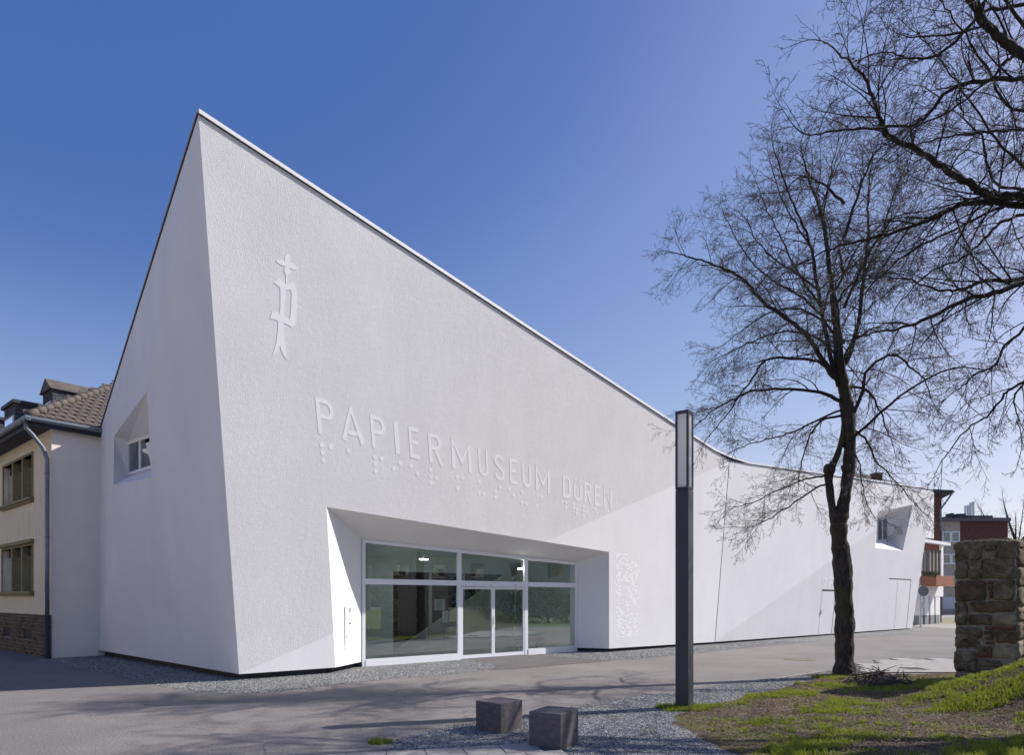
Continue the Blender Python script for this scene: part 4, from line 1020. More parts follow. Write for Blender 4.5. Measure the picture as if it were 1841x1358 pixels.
front = [(482, 638, 478, 575, 's'), (645, 715, 475, 528, 's'), (643, 713, 530, 572, 'p'), (722, 828, 470, 570, 's'),
 (484, 560, 580, 685, 's'), (563, 636, 575, 640, 's'), (566, 628, 645, 690, 's'), (630, 826, 575, 688, 's'),
 (482, 662, 692, 808, 'r'), (665, 722, 694, 716, 'b'), (665, 700, 722, 747, 'b'), (672, 694, 752, 792, 'b'), (697, 820, 695, 802, 's'),
 (482, 555, 812, 942, 's'), (558, 572, 815, 870, 'p'), (575, 822, 806, 872, 'r'), (560, 690, 880, 942, 'r'), (693, 826, 874, 940, 'p'),
 (480, 636, 946, 1074, 's'), (648, 697, 947, 966, 'b'), (702, 826, 947, 970, 'b'), (644, 745, 973, 998, 'r'), (644, 700, 1003, 1024, 's'), (648, 705, 1028, 1050, 'b'), (706, 828, 975, 1048, 'r'),
 (478, 606, 1080, 1205, 's'), (610, 655, 1098, 1122, 'b'), (658, 690, 1055, 1124, 'b'), (612, 654, 1054, 1094, 's'), (692, 830, 1054, 1130, 'p'), (610, 735, 1128, 1176, 's'), (738, 830, 1134, 1200, 'p'), (610, 734, 1180, 1218, 'r'), (738, 830, 1204, 1260, 's'), (480, 606, 1210, 1275, 's'), (608, 734, 1222, 1275, 's')]
km = {'s': ('sandstone_block', 'sandstone'), 'r': ('red_sandstone_block', 'sandstone_red'), 'p': ('pale_sandstone_block', 'sandstone_pale'), 'b': ('brick', 'brick_old')}
def put(k, *a, **kw):
    m = MB(); stone(m, *a, **kw); m.build(km[k][0], M[km[k][1]], pr, smooth=True)
for a, b, c, d, k in front:
    sa_, zt_ = on(*Z8(a, c)); sb_, zb_ = on(*Z8(b, d))
    dep = .42 if sb_-sa_ > .15 else .2
    put(k, pL+ra*((sa_+sb_)/2)+inn*(dep/2-.03+rr.uniform(-.02, .012))+V(0, 0, (zt_+zb_)/2), (sb_-sa_)-.004, dep, zt_-zb_-.004, rr, 9 if sb_-sa_ > .25 else 5, ra, inn)
LR = 3.2; nb_ = -Plane(pC, pC+rb, pC+V(0, 0, 1)).n
m = MB(); m.box(pC+nb_*.03+rb*.2+V(0, 0, -.3), rb*(LR-.2), nb_*.5, V(0, 0, ptop+.1)); m.build('mortar_core', M['mortar'], pr)
zc = .35
while zc < ptop-.05:
    hh = min(rr.uniform(.24, .42), ptop-zc); u = .0+rr.uniform(0, .05)
    while u < LR and hh > .08:
        L_ = rr.uniform(.35, .75); put(rr.choice('spsr'), pC+rb*(u+L_/2)+nb_*.2+V(0, 0, zc+hh/2), L_, .46, hh, rr, 6, rb, nb_); u += L_+.012
    zc += hh+.012
for i in range(4):
    put('s', pL+ra*(Wf*(i+.5)/4)+inn*.35+V(0, 0, ptop+.02+.05*(1-abs(i-1.5)/1.5)), Wf/4+.06, .75, .13, rr, 6, ra, inn)
put('s', pL+ra*(Wf*.55)+inn*.5+V(0, 0, ptop+.09), Wf*.6, .6, .12, rr, 8, ra, inn)
# ------------------------------------------------------------------ trees
def smooth_path(pts, n=4):
    out = []
    for i in range(len(pts)-1):
        p0 = pts[max(i-1, 0)]; p1 = pts[i]; p2 = pts[i+1]; p3 = pts[min(i+2, len(pts)-1)]
        for k in range(n):
            t_ = k/n; out.append(.5*((2*p1)+(p2-p0)*t_+(2*p0-5*p1+4*p2-p3)*t_*t_+(3*p1-p0-3*p2+p3)*t_**3))
    out.append(pts[-1]); return out
def rvec(rnd): 
    while True:
        v = V(rnd.uniform(-1, 1), rnd.uniform(-1, 1), rnd.uniform(-1, 1))
        if .05 < v.length < 1: return v.normalized()
class Tree:
    def __init__(s, seed, droop=.10, dens=1.0, more=1.0, lmul=1.0):
        s.more = more; s.lmul = lmul; s.r = random.Random(seed); s.limb = MB(); s.br = MB(); s.tw = MB(); s.droop = droop; s.dens = dens; s.n = 0
    def shoot(s, p, d, L, r, lvl):
        rn = s.r; n = {1: 9, 2: 6, 3: 4, 4: 2}[lvl]; step = L/n; pts = [p]; rad = [r]; d = d.normalized()
        curl = rvec(rn)*.16; 
        for i in range(n):
            d = (d+curl*.5+rvec(rn)*(.12 if lvl < 3 else .15)+V(0, 0, -s.droop*(.8 if lvl < 3 else .5)+(.16 if lvl == 1 and i > n*.6 else 0))).normalized()
            p = p+d*step; pts.append(p); rad.append(max(r*(1-.8*(i+1)/n), .0021))
        s.n += 1
        (s.br if lvl <= 2 and r > .006 else s.tw).tube(pts, rad, 5 if lvl == 1 else (4 if lvl == 2 else 3), cap=False)
        if lvl >= 4: return
        nc = {1: 12, 2: 8, 3: 2.8}[lvl]*s.dens
        nc = int(nc*min(1.4, .45+L/{1: 2.4, 2: .9, 3: .35}[lvl]*.6)+rn.random())
        for c in range(nc):
            f = .12+.88*((c+rn.random())/nc); i = min(int(f*n), n-1); q = pts[i].lerp(pts[i+1], f*n-i)
            ax = (pts[i+1]-pts[i]).normalized(); side = rvec(rn); side = (side-ax*side.dot(ax)).normalized()
            nd = ax*rn.uniform(.55, 1.0)+side*rn.uniform(.5, .9)
            lf = {1: .44, 2: .46, 3: .48}[lvl]
            s.shoot(q, nd, L*lf*rn.uniform(.55, 1.25)*(1.15-.55*f), max(rad[i]*.5, .0024), lvl+1)
    def limb_path(s, pts, r0, r1, nb, L, start=.15, sides=8, ang=(.5, .9)):
        rn = s.r; pp = smooth_path(pts, 5)
        pp = [q+rvec(rn)*.018*(1 if 0 < i < len(pp)-1 else 0) for i, q in enumerate(pp)]
        n = len(pp); rad = [r0+(r1-r0)*(i/(n-1))**.8 for i in range(n)]
        s.limb.tube(pp, rad, sides, cap=True)
        nb = int(nb*s.more); L = L*s.lmul
        for c in range(nb):
            f = start+(1-start)*((c+rn.random())/nb); fi = f*(n-1); i = min(int(fi), n-2); q = pp[i].lerp(pp[i+1], fi-i)
            ax = (pp[i+1]-pp[i]).normalized(); side = rvec(rn)+V(0, 0, .15); side = (side-ax*side.dot(ax)).normalized()
            s.shoot(q, ax*rn.uniform(*ang)+side*rn.uniform(.45, .9), L*rn.uniform(.6, 1.2)*(1.2-.6*f), max(min(rad[i]*.45, .015), .006), 1)
        s.shoot(pp[-1], pp[-1]-pp[-3], L*.5, r1, 1)
tx, tyy = X(1517, 14.1), 14.1
def px_path(pts, d0, d1): 
    n = len(pts); return [P(a, b, d0+(d1-d0)*(i/(n-1))) for i, (a, b) in enumerate(pts)]
tr = thing('bare_tree', 'slender bare street tree with a forked trunk standing at the edge of the lawn', 'tree', (tx, tyy, 0))
T1 = Tree(5, .075, .95, 1.6, 1.15)
tk = MB()
trunk = [(1517, 1226), (1517.5, 1200), (1518.5, 1150), (1518, 1100), (1516, 1050), (1513, 1000), (1508, 955), (1514, 920), (1521, 880), (1527, 830), (1527, 780), (1523, 735), (1516, 690), (1508, 650), (1506, 620)]
tp = smooth_path(px_path(trunk, 14.1, 14.1), 5); wpx = [22, 17, 15.5, 15.2, 15.2, 14.8, 13.5, 11, 9.8, 10, 10.8, 11, 9.5, 8, 7.4]
tr_r = []
for i in range(len(tp)):
    f = i/(len(tp)-1)*(len(wpx)-1); k = min(int(f), len(wpx)-2); rr_ = (wpx[k]+(wpx[k+1]-wpx[k])*(f-k))*14.1/F
    tr_r.append(rr_*(1+.05*math.sin(i*1.7)+.04*math.sin(i*.61)))
def gnarled(m, pts, rad, sides, seed, amp=.10):
    k0 = len(m.v); m.tube(pts, rad, sides)
    for i in range(len(pts)):
        for j in range(sides):
            q = Vector(m.v[k0+i*sides+j]); d = (q-Vector(pts[i])); f = 1+amp*noise.noise(Vector((j*.9+seed, i*.33, d.x*8)))+amp*.6*noise.noise(q*5)
            m.v[k0+i*sides+j] = tuple(Vector(pts[i])+d*f)
fine = []; finr = []
for i in range(len(tp)-1):
    for k in range(2): fine.append(tp[i].lerp(tp[i+1], k/2)); finr.append(tr_r[i]+(tr_r[i+1]-tr_r[i])*k/2)
gnarled(tk, fine, finr, 20, 1, .16)
lf = smooth_path(px_path([(1507, 965), (1499, 930), (1493, 890), (1490, 858), (1496, 838), (1507, 815), (1516, 780), (1519, 750)], 14.1, 14.1), 5)
gnarled(tk, lf, [v*14.1/F for v in [9, 8.5, 8, 8, 8, 7.5, 7, 6.5, 6.5, 6.5, 6.5, 6.5, 6.5, 6.5, 7, 7.5, 8, 8.5, 8, 7, 6.5, 6, 5.5, 5.5, 5.5, 5.5, 5, 5, 5, 5, 5, 5, 5, 5, 5, 5][:len(lf)]], 14, 5, .18)
for px_, py_, r_ in ((1524, 1045, .06), (1505, 1000, .05), (1491, 843, .09), (1521, 842, .07), (1512, 985, .06)):
    stone(tk, P(px_, py_, 14.0), r_*2, r_*2.4, r_*2, random.Random(px_), 4)
tk.build('trunk', M['bark'], tr, smooth=True)
LM = [
 ([(1512, 690), (1490, 665), (1460, 618), (1427, 582), (1371, 542), (1339, 506), (1295, 480), (1252, 466), (1226, 458)], .062, .012, 13, 1.5, 14.1, 13.2),
 ([(1508, 695), (1486, 609), (1474, 542), (1464, 478), (1454, 430), (1427, 371), (1407, 319), (1390, 265)], .055, .010, 12, 1.5, 14.1, 13.6),
 ([(1506, 625), (1500, 560), (1494, 518), (1482, 415), (1474, 379), (1458, 331), (1445, 291), (1440, 262)], .075, .010, 14, 1.5, 14.1, 14.6),
 ([(1512, 670), (1540, 598), (1550, 518), (1560, 446), (1560, 375), (1564, 319), (1570, 270)], .058, .010, 13, 1.5, 14.1, 14.5),
 ([(1498, 680), (1478, 653), (1435, 645), (1383, 645), (1355, 677), (1339, 700), (1310, 740), (1275, 785)], .040, .008, 10, 1.2, 14.1, 12.8),
 ([(1515, 725), (1475, 705), (1420, 700), (1355, 703), (1315, 720), (1280, 740), (1250, 768)], .045, .008, 11, 1.2, 14.1, 13.4),
 ([(1515, 748), (1475, 758), (1453, 790), (1440, 840), (1436, 875)], .030, .007, 8, .9, 14.1, 13.0),
 ([(1525, 760), (1550, 705), (1560, 665), (1606, 638), (1640, 665), (1663, 685), (1673, 715)], .045, .008, 10, 1.1, 14.1, 13.5),
 ([(1518, 695), (1560, 702), (1580, 735), (1595, 775), (1607, 805)], .035, .008, 8, 1.0, 14.1, 14.9),
 ([(1530, 770), (1560, 795), (1575, 830), (1605, 860), (1630, 890), (1664, 925)], .028, .006, 9, .9, 14.1, 13.3),
 ([(1495, 868), (1460, 882), (1420, 910), (1380, 935), (1340, 953)], .024, .006, 9, .9, 14.1, 13.0),
 ([(1491, 855), (1450, 862), (1400, 882), (1350, 905), (1308, 917)], .022, .006, 9, .9, 14.1, 13.7),
 ([(1512, 738), (1440, 770), (1400, 785), (1345, 800), (1312, 815)], .024, .006, 8, .9, 14.1, 12.9),
 ([(1524, 800), (1545, 830), (1550, 870), (1560, 910), (1575, 935)], .018, .005, 7, .8, 14.1, 13.2),
 ([(1495, 530), (1520, 490), (1545, 440), (1590, 400), (1625, 370)], .030, .008, 9, 1.2, 14.1, 15.2),
 ([(1470, 520), (1430, 490), (1400, 470), (1365, 440), (1345, 400)], .028, .008, 9, 1.2, 14.0, 13.4),
 ([(1512, 660), (1530, 620), (1570, 590), (1620, 580), (1660, 600)], .035, .008, 9, 1.2, 14.1, 14.9),
 ([(1500, 600), (1470, 570), (1430, 555), (1390, 560), (1340, 590), (1300, 620)], .030, .008, 9, 1.2, 14.1, 15.3),
 ([(1500, 560), (1520, 520), (1560, 500), (1600, 490), (1640, 510)], .028, .007, 8, 1.2, 14.1, 12.9),
]
LM += [([(1480, 560), (1440, 500), (1405, 430), (1380, 380), (1362, 335)], .028, .007, 9, 1.2, 14.1, 13.7),
 ([(1460, 450), (1430, 400), (1402, 350), (1388, 300)], .024, .007, 8, 1.1, 14.0, 14.4), ([(1478, 400), (1488, 340), (1498, 290), (1508, 245)], .024, .007, 8, 1.1, 14.4, 14.0),
 ([(1500, 600), (1455, 545), (1400, 510), (1350, 470), (1318, 420), (1300, 380)], .030, .007, 11, 1.2, 14.1, 14.9), ([(1510, 640), (1450, 600), (1390, 600), (1330, 625), (1280, 650)], .028, .007, 10, 1.1, 14.1, 13.2),
 ([(1550, 500), (1580, 440), (1600, 370), (1625, 310), (1640, 270)], .028, .007, 9, 1.2, 14.4, 14.8)]
for pts, r0, r1, nb, L, d0, d1 in LM: T1.limb_path(px_path(pts, d0, d1), r0, r1, nb, L)
# limbs towards and away from the camera
for k in range(9):
    z_ = 4.2+k*.75; a = R(-90 if k % 2 else 90)+R(T1.r.uniform(-35, 35)); base = V(tx, tyy, z_); L_ = 2.9-.18*k
    dv = V(math.cos(a), math.sin(a), 0)
    T1.limb_path([base, base+dv*L_*.35+V(0, 0, .7), base+dv*L_*.7+V(0, 0, 1.1), base+dv*L_+V(0, 0, .9)], .035, .008, 7, 1.1)
T1.limb.build('limbs', M['bark_dark'], tr, smooth=True); T1.br.build('branches', M['twig'], tr); T1.tw.build('twigs', M['twig2'], tr)
print('tree1 shoots', T1.n)
# overhanging big tree, trunk outside the frame
bt = thing('overhanging_tree', 'large dark bare tree whose heavy limbs reach in from beyond the right edge', 'tree', (12.2, 9.2, 1.1))
T2 = Tree(9, .08, .84, 1.3, 1.25)
tk = MB(); tb = V(12.2, 9.2, .6)
gnarled(tk, smooth_path([tb, tb+V(-.1, 0, 2), tb+V(-.2, .1, 4), tb+V(0, .2, 6), tb+V(.2, .1, 8.5), tb+V(.1, 0, 11)], 6), [.48-.0125*i for i in range(31)], 18, 3)
tk.build('trunk', M['bark'], bt, smooth=True)
j1 = tb+V(-.2, .1, 4.4); j2 = tb+V(-.1, .1, 6); j3 = tb+V(.1, .1, 8)
def BL(root, pts, d0, d1, r0, r1, nb, L): pp_ = px_path(pts, d0, d1); ex_ = pp_[0]+(pp_[0]-pp_[1]).normalized()*1.3; ex2 = ex_.lerp(root, .5)+V(0, 0, .25); T2.limb_path([root, ex2, ex_]+pp_, r0*.78, r1*.9, nb, L, .22)
BL(j2, [(1841, 352), (1790, 352), (1762, 343), (1740, 328), (1694, 300), (1647, 269), (1601, 247), (1585, 223), (1573, 182), (1555, 142), (1533, 117), (1505, 93)], 10, 9.2, .115, .012, 20, 1.3)
BL(j2, [(1841, 369), (1780, 363), (1729, 367), (1697, 383), (1617, 414), (1558, 430), (1498, 446), (1438, 474)], 10.2, 10.5, .10, .010, 20, 1.3)
BL(j1, [(1841, 510), (1777, 530), (1737, 538), (1657, 578), (1602, 594), (1558, 602), (1515, 615)], 10, 9.6, .085, .008, 16, 1.1)
BL(j1, [(1841, 502), (1769, 506), (1729, 520), (1689, 522), (1629, 502), (1580, 498)], 10.3, 10.9, .075, .008, 14, 1.1)
BL(j3, [(1841, 99), (1793, 62), (1765, 34), (1743, 0), (1710, -60), (1680, -140)], 8.6, 8.2, .11, .03, 12, 1.4)
BL(j3, [(1841, 139), (1771, 145), (1709, 161), (1663, 210), (1632, 226), (1570, 229), (1508, 235), (1456, 241), (1428, 226)], 9.6, 9.3, .06, .008, 18, 1.0)
BL(j3, [(1841, 90), (1802, 114), (1780, 142), (1709, 198), (1647, 229), (1600, 270)], 9.9, 10.2, .05, .008, 12, 1.1)
BL(j3, [(1841, 9), (1771, 22), (1709, 83), (1672, 102), (1635, 105), (1613, 96), (1570, 96)], 9.3, 8.8, .05, .008, 13, 1.0)
BL(j1, [(1841, 590), (1806, 625), (1786, 660), (1756, 672), (1706, 712)], 9.5, 9.2, .045, .007, 10, .9)
BL(j1, [(1841, 685), (1806, 710), (1781, 745), (1746, 765), (1706, 810), (1690, 835)], 9.3, 9.0, .038, .006, 10, .8)
BL(j1, [(1841, 690), (1821, 720), (1831, 760), (1836, 810)], 9.3, 9.4, .03, .006, 7, .7)
BL(j2, [(1841, 232), (1765, 238), (1709, 244), (1647, 262), (1590, 300)], 10.6, 11, .05, .008, 12, 1.1)
BL(j2, [(1841, 340), (1790, 330), (1771, 278), (1762, 241), (1734, 210), (1725, 170)], 9.8, 9.2, .045, .008, 9, 1.0)
BL(j2, [(1841, 385), (1800, 400), (1760, 440), (1720, 470), (1670, 490), (1620, 540)], 9.7, 9.4, .05, .008, 12, 1.1)
BL(j2, [(1841, 362), (1780, 380), (1700, 420), (1640, 450), (1580, 500), (1530, 560)], 10.3, 10.8, .055, .007, 13, 1.1)
BL(j3, [(1841, 40), (1800, -10), (1740, -50), (1640, -60), (1560, -30)], 8.8, 8.4, .05, .008, 12, 1.2)
BL(j3, [(1841, 200), (1810, 190), (1760, 100), (1720, 40), (1690, 0)], 9.1, 8.6, .045, .008, 10, 1.1)
BL(j3, [(1841, 300), (1800, 260), (1750, 190), (1700, 120), (1650, 60)], 10.0, 10.4, .045, .008, 10, 1.1)
# rest of the crown (beyond the frame)
T2.dens = .62; T2.more = 1.0; T2.lmul = 1.1
for k in range(9):
    z_ = 5.0+k*.75; a = R(-150+k*47 % 360) if k % 3 else R(200+k*9); base = tb+V(0, 0, z_); L_ = 5.2-.15*k
    dv = V(math.cos(a), math.sin(a), 0)
    T2.limb_path([base, base+dv*L_*.35+V(0, 0, 1.0), base+dv*L_*.7+V(0, 0, 1.5), base+dv*L_+V(0, 0, 1.7)], .09, .01, 8, 1.7)
T2.limb.build('limbs', M['bark_dark'], bt, smooth=True); T2.br.build('branches', M['bark_dark'], bt); T2.tw.build('twigs', M['twig'], bt)
print('tree2 shoots', T2.n)
# another street tree beyond the frame, mirrored in the entrance glass, and hedge/houses there
def small_tree(name, label, loc, h, seed, dens, tm, group=None, spread=.32):
    t_ = thing(name, label, 'tree', tuple(loc), 0, group); T = Tree(seed, .02, dens); b = Vector(loc)
    m = MB(); m.tube([b, b+V(.05, 0, h*.3), b+V(0, .05, h*.6), b+V(.05, 0, h*.95)], [h*.028, h*.02, h*.012, .01], 8); m.build('trunk', M['bark'], t_, smooth=True)
    for k in range(13):
        z_ = h*(.25+.5*k/13); a = k*2.4; dv = V(math.cos(a), math.sin(a), 0); L_ = h*spread*(1.1-.5*k/13); q = b+V(0, 0, z_)
        T.limb_path([q, q+dv*L_*.4+V(0, 0, L_*.5), q+dv*L_*.8+V(0, 0, L_*1.1), q+dv*L_+V(0, 0, L_*1.5)], h*.008, h*.0016, 7, h*.13)
    T.limb.build('limbs', M['bark_dark'], t_); T.br.v += []; 
    T.br.build('branches', tm, t_); T.tw.build('twigs', tm, t_); return t_
far = mat('far_twig', (.13, .11, .09), .9)
fg = 'bare trees beyond the apartment block'
s_t = small_tree('bare_tree', 'pale bare tree rising just right of the far apartment block', (X(1826, 84), 84, 0), 13.2, 21, .8, far, fg, .42)
def ct(px, d, s, rz, label):
    c = copy_thing(s_t, (X(px, d), d, 0), rz, label, fg); return c
# children carry world-space inverse matrices, so copies are placed relative to their parent
ct(1862, 90, 1, 1.2, 'bare tree behind the stone pier at the right frame edge')
yg = mat('spring_leaf', (.20, .22, .05), .7)
yt = thing('budding_tree', 'yellow-green budding tree peeking over the apartment block roof', 'tree', (X(1778, 95), 95, 0))
T = Tree(33, 0, .8); b = V(X(1778, 95), 95, 0)
m = MB(); m.tube([b, b+V(0, 0, 7), b+V(0, 0, 13)], [.3, .2, .05], 8); m.build('trunk', M['bark'], yt)
m = MB(); rn = random.Random(3)
for k in range(5200):
    v = rvec(rn)*rn.random()**.4; q = b+V(0, 0, 11.0)+V(v.x*4.2, v.y*3, v.z*3.0); 
    if noise.noise(q*.8) < -.05: continue
    a = rvec(rn)*.16; c = rvec(rn)*.16; m.face([q, q+a, q+c])
m.build('crown', yg, yt)

# ------------------------------------------------------------------ brush pile
bp = MB(); rn = random.Random(17)
for k in range(230):
    a = rn.uniform(0, 6.28); rad_ = rn.random()**.7
    c = V(7.0+math.cos(a)*rad_*.62, 12.55+math.sin(a)*rad_*.4, 0); c.z = hgt(c.x, c.y)+.03+rn.random()*.28*(1-rad_)
    az = rn.uniform(0, 6.28); up = rn.uniform(-.12, .3) if rn.random() < .88 else rn.uniform(.5, 1.2)
    d = V(math.cos(az), math.sin(az), up).normalized(); L = rn.uniform(.15, .75); r = rn.choice([.004, .006, .008, .012, .017])
    pts = [c-d*L*.5]
    for i in range(4):
        d = (d+rvec(rn)*.22).normalized(); q = pts[-1]+d*L/4; q.z = max(q.z, hgt(q.x, q.y)+.01); pts.append(q)
    bp.tube(pts, [r, r*.9, r*.75, r*.6, r*.35], 5)
link_tag(bp.build('brush_pile', M['stick']), 'heap of cut dry branches lying on the soil between tree and stone pier', 'branches')

# ------------------------------------------------------------------ grass, litter, loose stones
def inside(poly, x, y):
    c = False; n = len(poly); j = n-1
    for i in range(n):
        xi, yi = poly[i].x, poly[i].y; xj, yj = poly[j].x, poly[j].y
        if (yi > y) != (yj > y) and x < (xj-xi)*(y-yi)/(yj-yi)+xi: c = not c
        j = i
    return c
gm = MB(); rn = random.Random(2); cnt = 0
def gmask(x, y):
    n_ = noise.noise(V(x*.9, y*1.3, 9))+.6*noise.noise(V(x*2.6, y*3.2, 4))
    bank = sm((x-5.3)/2.2)*sm((13.0-y)/1.5)
    near = sm((8.8-y)/1.2)*.30 if x > 2.8 else 0
    return n_+.55*noise.noise(V(x*7, y*8, 2))+.4*noise.noise(V(x*17, y*19, 6))+bank*.62+near-.24
while cnt < 125000:
    x = rn.uniform(2.2, 13) if rn.random() < .35 else rn.uniform(2.2, 8.5); y = 5+rn.random()**.9*9.5
    if x/y > 1.35: continue
    g_ = gmask(x, y)
    if soil_edge(x, y) < .05 or g_ < rn.uniform(0, .25): continue
    hh = rn.uniform(.02, .10)*(.5+.7*min(1, g_))*(1+.5*noise.noise(V(x*5, y*5, 20))); z0 = hgt(x, y)+.005
    a = rn.uniform(0, 6.28); wv = V(math.cos(a), math.sin(a), 0)*.0045; ln = V(rn.uniform(-1, 1), rn.uniform(-1, 1), 0)*hh*.5; p = V(x, y, z0)
    q1 = p+V(0, 0, hh*.6)+ln*.35; q2 = p+V(0, 0, hh)+ln
    k = len(gm.v); gm.v += [tuple(p-wv), tuple(p+wv), tuple(q1+wv*.8), tuple(q1-wv*.8), tuple(q2)]; gm.f += [(k, k+1, k+2, k+3), (k+3, k+2, k+4)]; cnt += 1
for k in range(26000):
    x = rn.uniform(8.2, 15); y = rn.uniform(-1, 12.2); hh = rn.uniform(.04, .11); a = rn.uniform(0, 6.28); wv = V(math.cos(a), math.sin(a), 0)*.012; p = V(x, y, hgt(x, y)); ln = V(rn.uniform(-1, 1), rn.uniform(-1, 1), 0)*hh*.6
    k2 = len(gm.v); gm.v += [tuple(p-wv), tuple(p+wv), tuple(p+V(0, 0, hh)+ln)]; gm.f.append((k2, k2+1, k2+2))
# tufts round the lamp foot and the tree foot
for (cx0, cy0, rad0, n_) in ((lb.x, lb.y+.1, .42, 5200), (tx-.25, tyy-.25, .5, 3200), (-1.55, 7.7, .18, 350)):
    for k in range(n_):
        a = rn.uniform(0, 6.28); rr_ = rad0*rn.random()**.5*(.7+.5*noise.noise(V(math.cos(a)*2, math.sin(a)*2, cx0))); x = cx0+math.cos(a)*rr_*1.3; y = cy0+math.sin(a)*rr_*.8
        hh = rn.uniform(.03, .09); p = V(x, y, hgt(x, y)+.0); a = rn.uniform(0, 6.28); wv = V(math.cos(a), math.sin(a), 0)*.005; ln = V(rn.uniform(-1, 1), rn.uniform(-1, 1), 0)*hh*.5
        k2 = len(gm.v); gm.v += [tuple(p-wv), tuple(p+wv), tuple(p+V(0, 0, hh)+ln)]; gm.f.append((k2, k2+1, k2+2))
link_tag(gm.build('grass', M['grass']), 'patchy bright green grass on the soil bank', 'grass', kind='stuff')
st_ = MB()
for k in range(34000):
    x = rn.uniform(2.6, 10); y = rn.uniform(5.2, 14)
    if x/y > 1 or soil_edge(x, y) < .08 or noise.noise(V(x*1.7, y*1.9, 12)) < -.2: continue
    hh = rn.uniform(.02, .06); a = rn.uniform(0, 6.28); wv = V(math.cos(a), math.sin(a), 0)*.003; p = V(x, y, hgt(x, y)+.01); ln = V(rn.uniform(-1, 1), rn.uniform(-1, 1), 0)*hh*1.6
    k2 = len(st_.v); st_.v += [tuple(p-wv), tuple(p+wv), tuple(p+V(0, 0, hh*.8)+ln)]; st_.f.append((k2, k2+1, k2+2))
link_tag(st_.build('dry_grass', mottled('straw', (.26, .22, .12), (.42, .37, .24), 3, .8)), 'straw-coloured dry grass stalks between the green tufts', 'dry grass', kind='stuff')
lm_ = MB()
for k in range(26000):
    x = rn.uniform(2.4, 9.5); y = rn.uniform(5.5, 14.5)
    if soil_edge(x, y) < .08 or x/y > 1: continue
    p = V(x, y, hgt(x, y)+rn.uniform(.012, .03)); a = rvec(rn)*rn.uniform(.012, .035); b = rvec(rn)*rn.uniform(.012, .03); a.z *= .4; b.z *= .4
    lm_.face([p, p+a, p+a+b, p+b])
for k in range(900):
    x = rn.uniform(3, 9.0); y = rn.uniform(6, 14.3)
    if soil_edge(x, y) < .1: continue
    a = rn.uniform(0, 6.28); L = rn.uniform(.06, .28); p = V(x, y, hgt(x, y)+.025); lm_.tube([p, p+V(math.cos(a), math.sin(a), .12)*L*.5, p+V(math.cos(a+.3), math.sin(a+.3), .08)*L], .004, 3)
link_tag(lm_.build('leaf_litter', M['litter']), 'dry leaves and twigs scattered over the bare soil', 'leaf litter', kind='stuff')
def scatter(poly, n, smin, smax, z, seed, name, label, ymax=99, feather=None):
    rn = random.Random(seed); m = MB(); xs = [p.x for p in poly]; ys = [p.y for p in poly]; c = 0; tries = 0
    x0, x1, y0, y1 = min(xs), max(xs), max(min(ys), 6.6), min(max(ys), ymax)
    while c < n and tries < n*30:
        tries += 1; y = y0+(y1-y0)*rn.random()**1.2; x = rn.uniform(x0, x1)
        jx = rn.gauss(0, .05); jy = rn.gauss(0, .05)
        if abs(x/y) > .82 or not inside(poly, x+jx, y+jy): continue
        if x > 2.3 and soil_edge(x, y) > .15: continue
        s = rn.uniform(smin, smax); p = V(x, y, z+s*.25); k = len(m.v)
        a = rn.uniform(0, 6.28); u = V(math.cos(a), math.sin(a), rn.uniform(-.3, .3))*s*rn.uniform(.7, 1.2); v_ = V(-math.sin(a), math.cos(a), rn.uniform(-.3, .3))*s*rn.uniform(.5, .9); w2 = V(rn.uniform(-.3, .3), rn.uniform(-.3, .3), 1)*s*rn.uniform(.4, .8)
        m.v += [tuple(p+q) for q in (u, v_, -u, -v_, w2, -w2)]
        m.f += [(k, k+1, k+4), (k+1, k+2, k+4), (k+2, k+3, k+4), (k+3, k, k+4), (k+1, k, k+5), (k+2, k+1, k+5), (k+3, k+2, k+5), (k, k+3, k+5)]; c += 1
    link_tag(m.build(name, M['stones']), label, 'gravel', kind='stuff')
scatter(pf, 36000, .006, .015, .005, 41, 'gravel', 'loose grey gravel around the stone cubes and lamp')
scatter(pts1, 15000, .008, .018, .004, 42, 'gravel', 'loose grey gravel strip along the foot of the white wall left of the entrance')
scatter(pts2, 6000, .010, .020, .0045, 43, 'gravel', 'loose grey gravel strip along the white wall right of the entrance', 26)

# ------------------------------------------------------------------ surroundings beyond the frame mirrored in the entrance glass, plus houses added for bounce light
hb = thing('hedge_house', 'cream house with dark tiled roof across the lawn, mirrored in the entrance glass', 'house', (46, 6, 0))
m = MB(); m.box((46, -12, 0), (8, 0, 0), (0, 30, 0), (0, 0, 6)); m.build('wall', mat('stone_render', (.42, .38, .32), .9), hb)
m = MB(); m.hull([V(45.5, -12.5, 6), V(54.5, -12.5, 6), V(54.5, 18.5, 6), V(45.5, 18.5, 6)], [V(49.9, -9, 9.5), V(50.1, -9, 9.5), V(50.1, 15, 9.5), V(49.9, 15, 9.5)]); m.build('roof', M['tile_far'], hb)
m = MB()
for k in range(7):
    for z_ in (1.0, 3.8): m.box((45.9, -10+k*4, z_), (.1, 0, 0), (0, 1.4, 0), (0, 0, 1.5))
m.build('window', M['glass_dark'], hb)
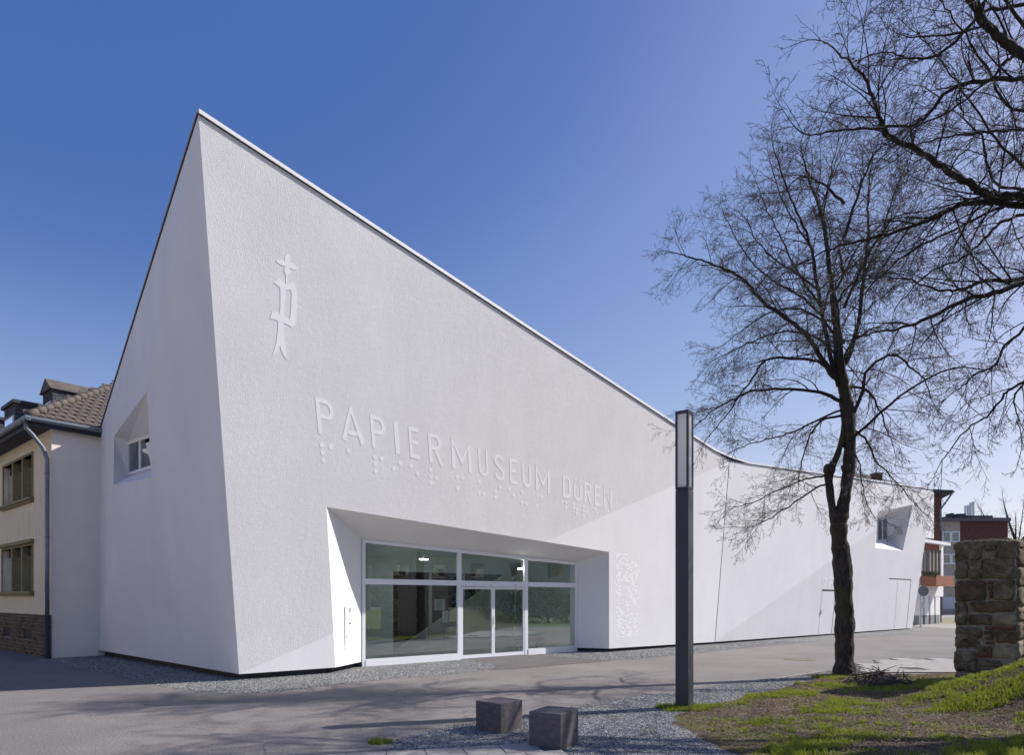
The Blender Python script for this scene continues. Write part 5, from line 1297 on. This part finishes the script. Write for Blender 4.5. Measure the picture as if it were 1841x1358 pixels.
for k, (yy, ln_, hh_, col_, lab_) in enumerate(((-30, 15, 9.5, (.55, .50, .42), 'unseen cream three-storey house across the street left behind the camera'), (-14, 14, 8.5, (.60, .56, .50), 'unseen pale rendered house in the middle of the row left of the camera'), (1, 17, 9, (.50, .42, .33), 'unseen ochre rendered house nearest the old house outside the left frame'))):
    h_ = thing('unseen_street_house', lab_, 'house', (-30, yy, 0), 0, 'unseen houses across the street, added for bounce light')  # unseen row, added for warm bounce onto the shaded side wall
    m = MB(); m.box((-38, yy, 0), (12, 0, 0), (0, ln_, 0), (0, 0, hh_)); m.build('wall', mat('street_render', col_, .9), h_)
    m = MB(); m.hull([V(-38.4, yy-.2, hh_), V(-25.6, yy-.2, hh_), V(-25.6, yy+ln_+.2, hh_), V(-38.4, yy+ln_+.2, hh_)], [V(-32.2, yy-.2, hh_+4), V(-31.8, yy-.2, hh_+4), V(-31.8, yy+ln_+.2, hh_+4), V(-32.2, yy+ln_+.2, hh_+4)]); m.build('roof', M['tile_far'], h_)
    for q in range(int(ln_/3)):
        for z_ in (1.0, 3.9, 6.6):
            if z_+1.6 < hh_: m = MB(); m.box((-26.05, yy+.9+q*3, z_), (.1, 0, 0), (0, 1.3, 0), (0, 0, 1.5)); m.build('window', M['glass_dark'], h_)
lf_m = mottled('hedge_leaf', (.03, .045, .012), (.08, .11, .03), 1.5, .7)
hg = MB(); rn = random.Random(77)  # leaf mass added to darken what the entrance glass reflects
for k in range(16000):
    q = V(27+rn.uniform(-1.3, 1.3), rn.uniform(-18, 22), 0); q.z = rn.random()*(2.6+1.6*noise.noise(V(q.y*.35, 0, 2)))
    a = rvec(rn)*.2; c = rvec(rn)*.2; hg.face([q, q+a, q+c])
link_tag(hg.build('hedge', lf_m), 'long dark evergreen hedge added across the lawn, seen only mirrored in the glass', 'hedge')
lawn = MB(); lawn.box((20, -14, -.05), (25, 0, 0), (0, 36, 0), (0, 0, .06)); link_tag(lawn.build('lawn', mottled('lawn_far', (.06, .09, .02), (.10, .14, .03), 2, .9)), kind='structure')
# vapour trail
ct_ = MB(); a = P(1640, 645, 2600); b = P(1722, 640, 2600); ct_.tube([a, a.lerp(b, .5)+V(0, 0, 1), b], [1.5, 2.3, 2.2], 8)
link_tag(ct_.build('contrail', mat('vapour', (.8, .8, .85), 1)), kind='structure')
S.cycles.max_bounces = 8; S.cycles.transparent_max_bounces = 12
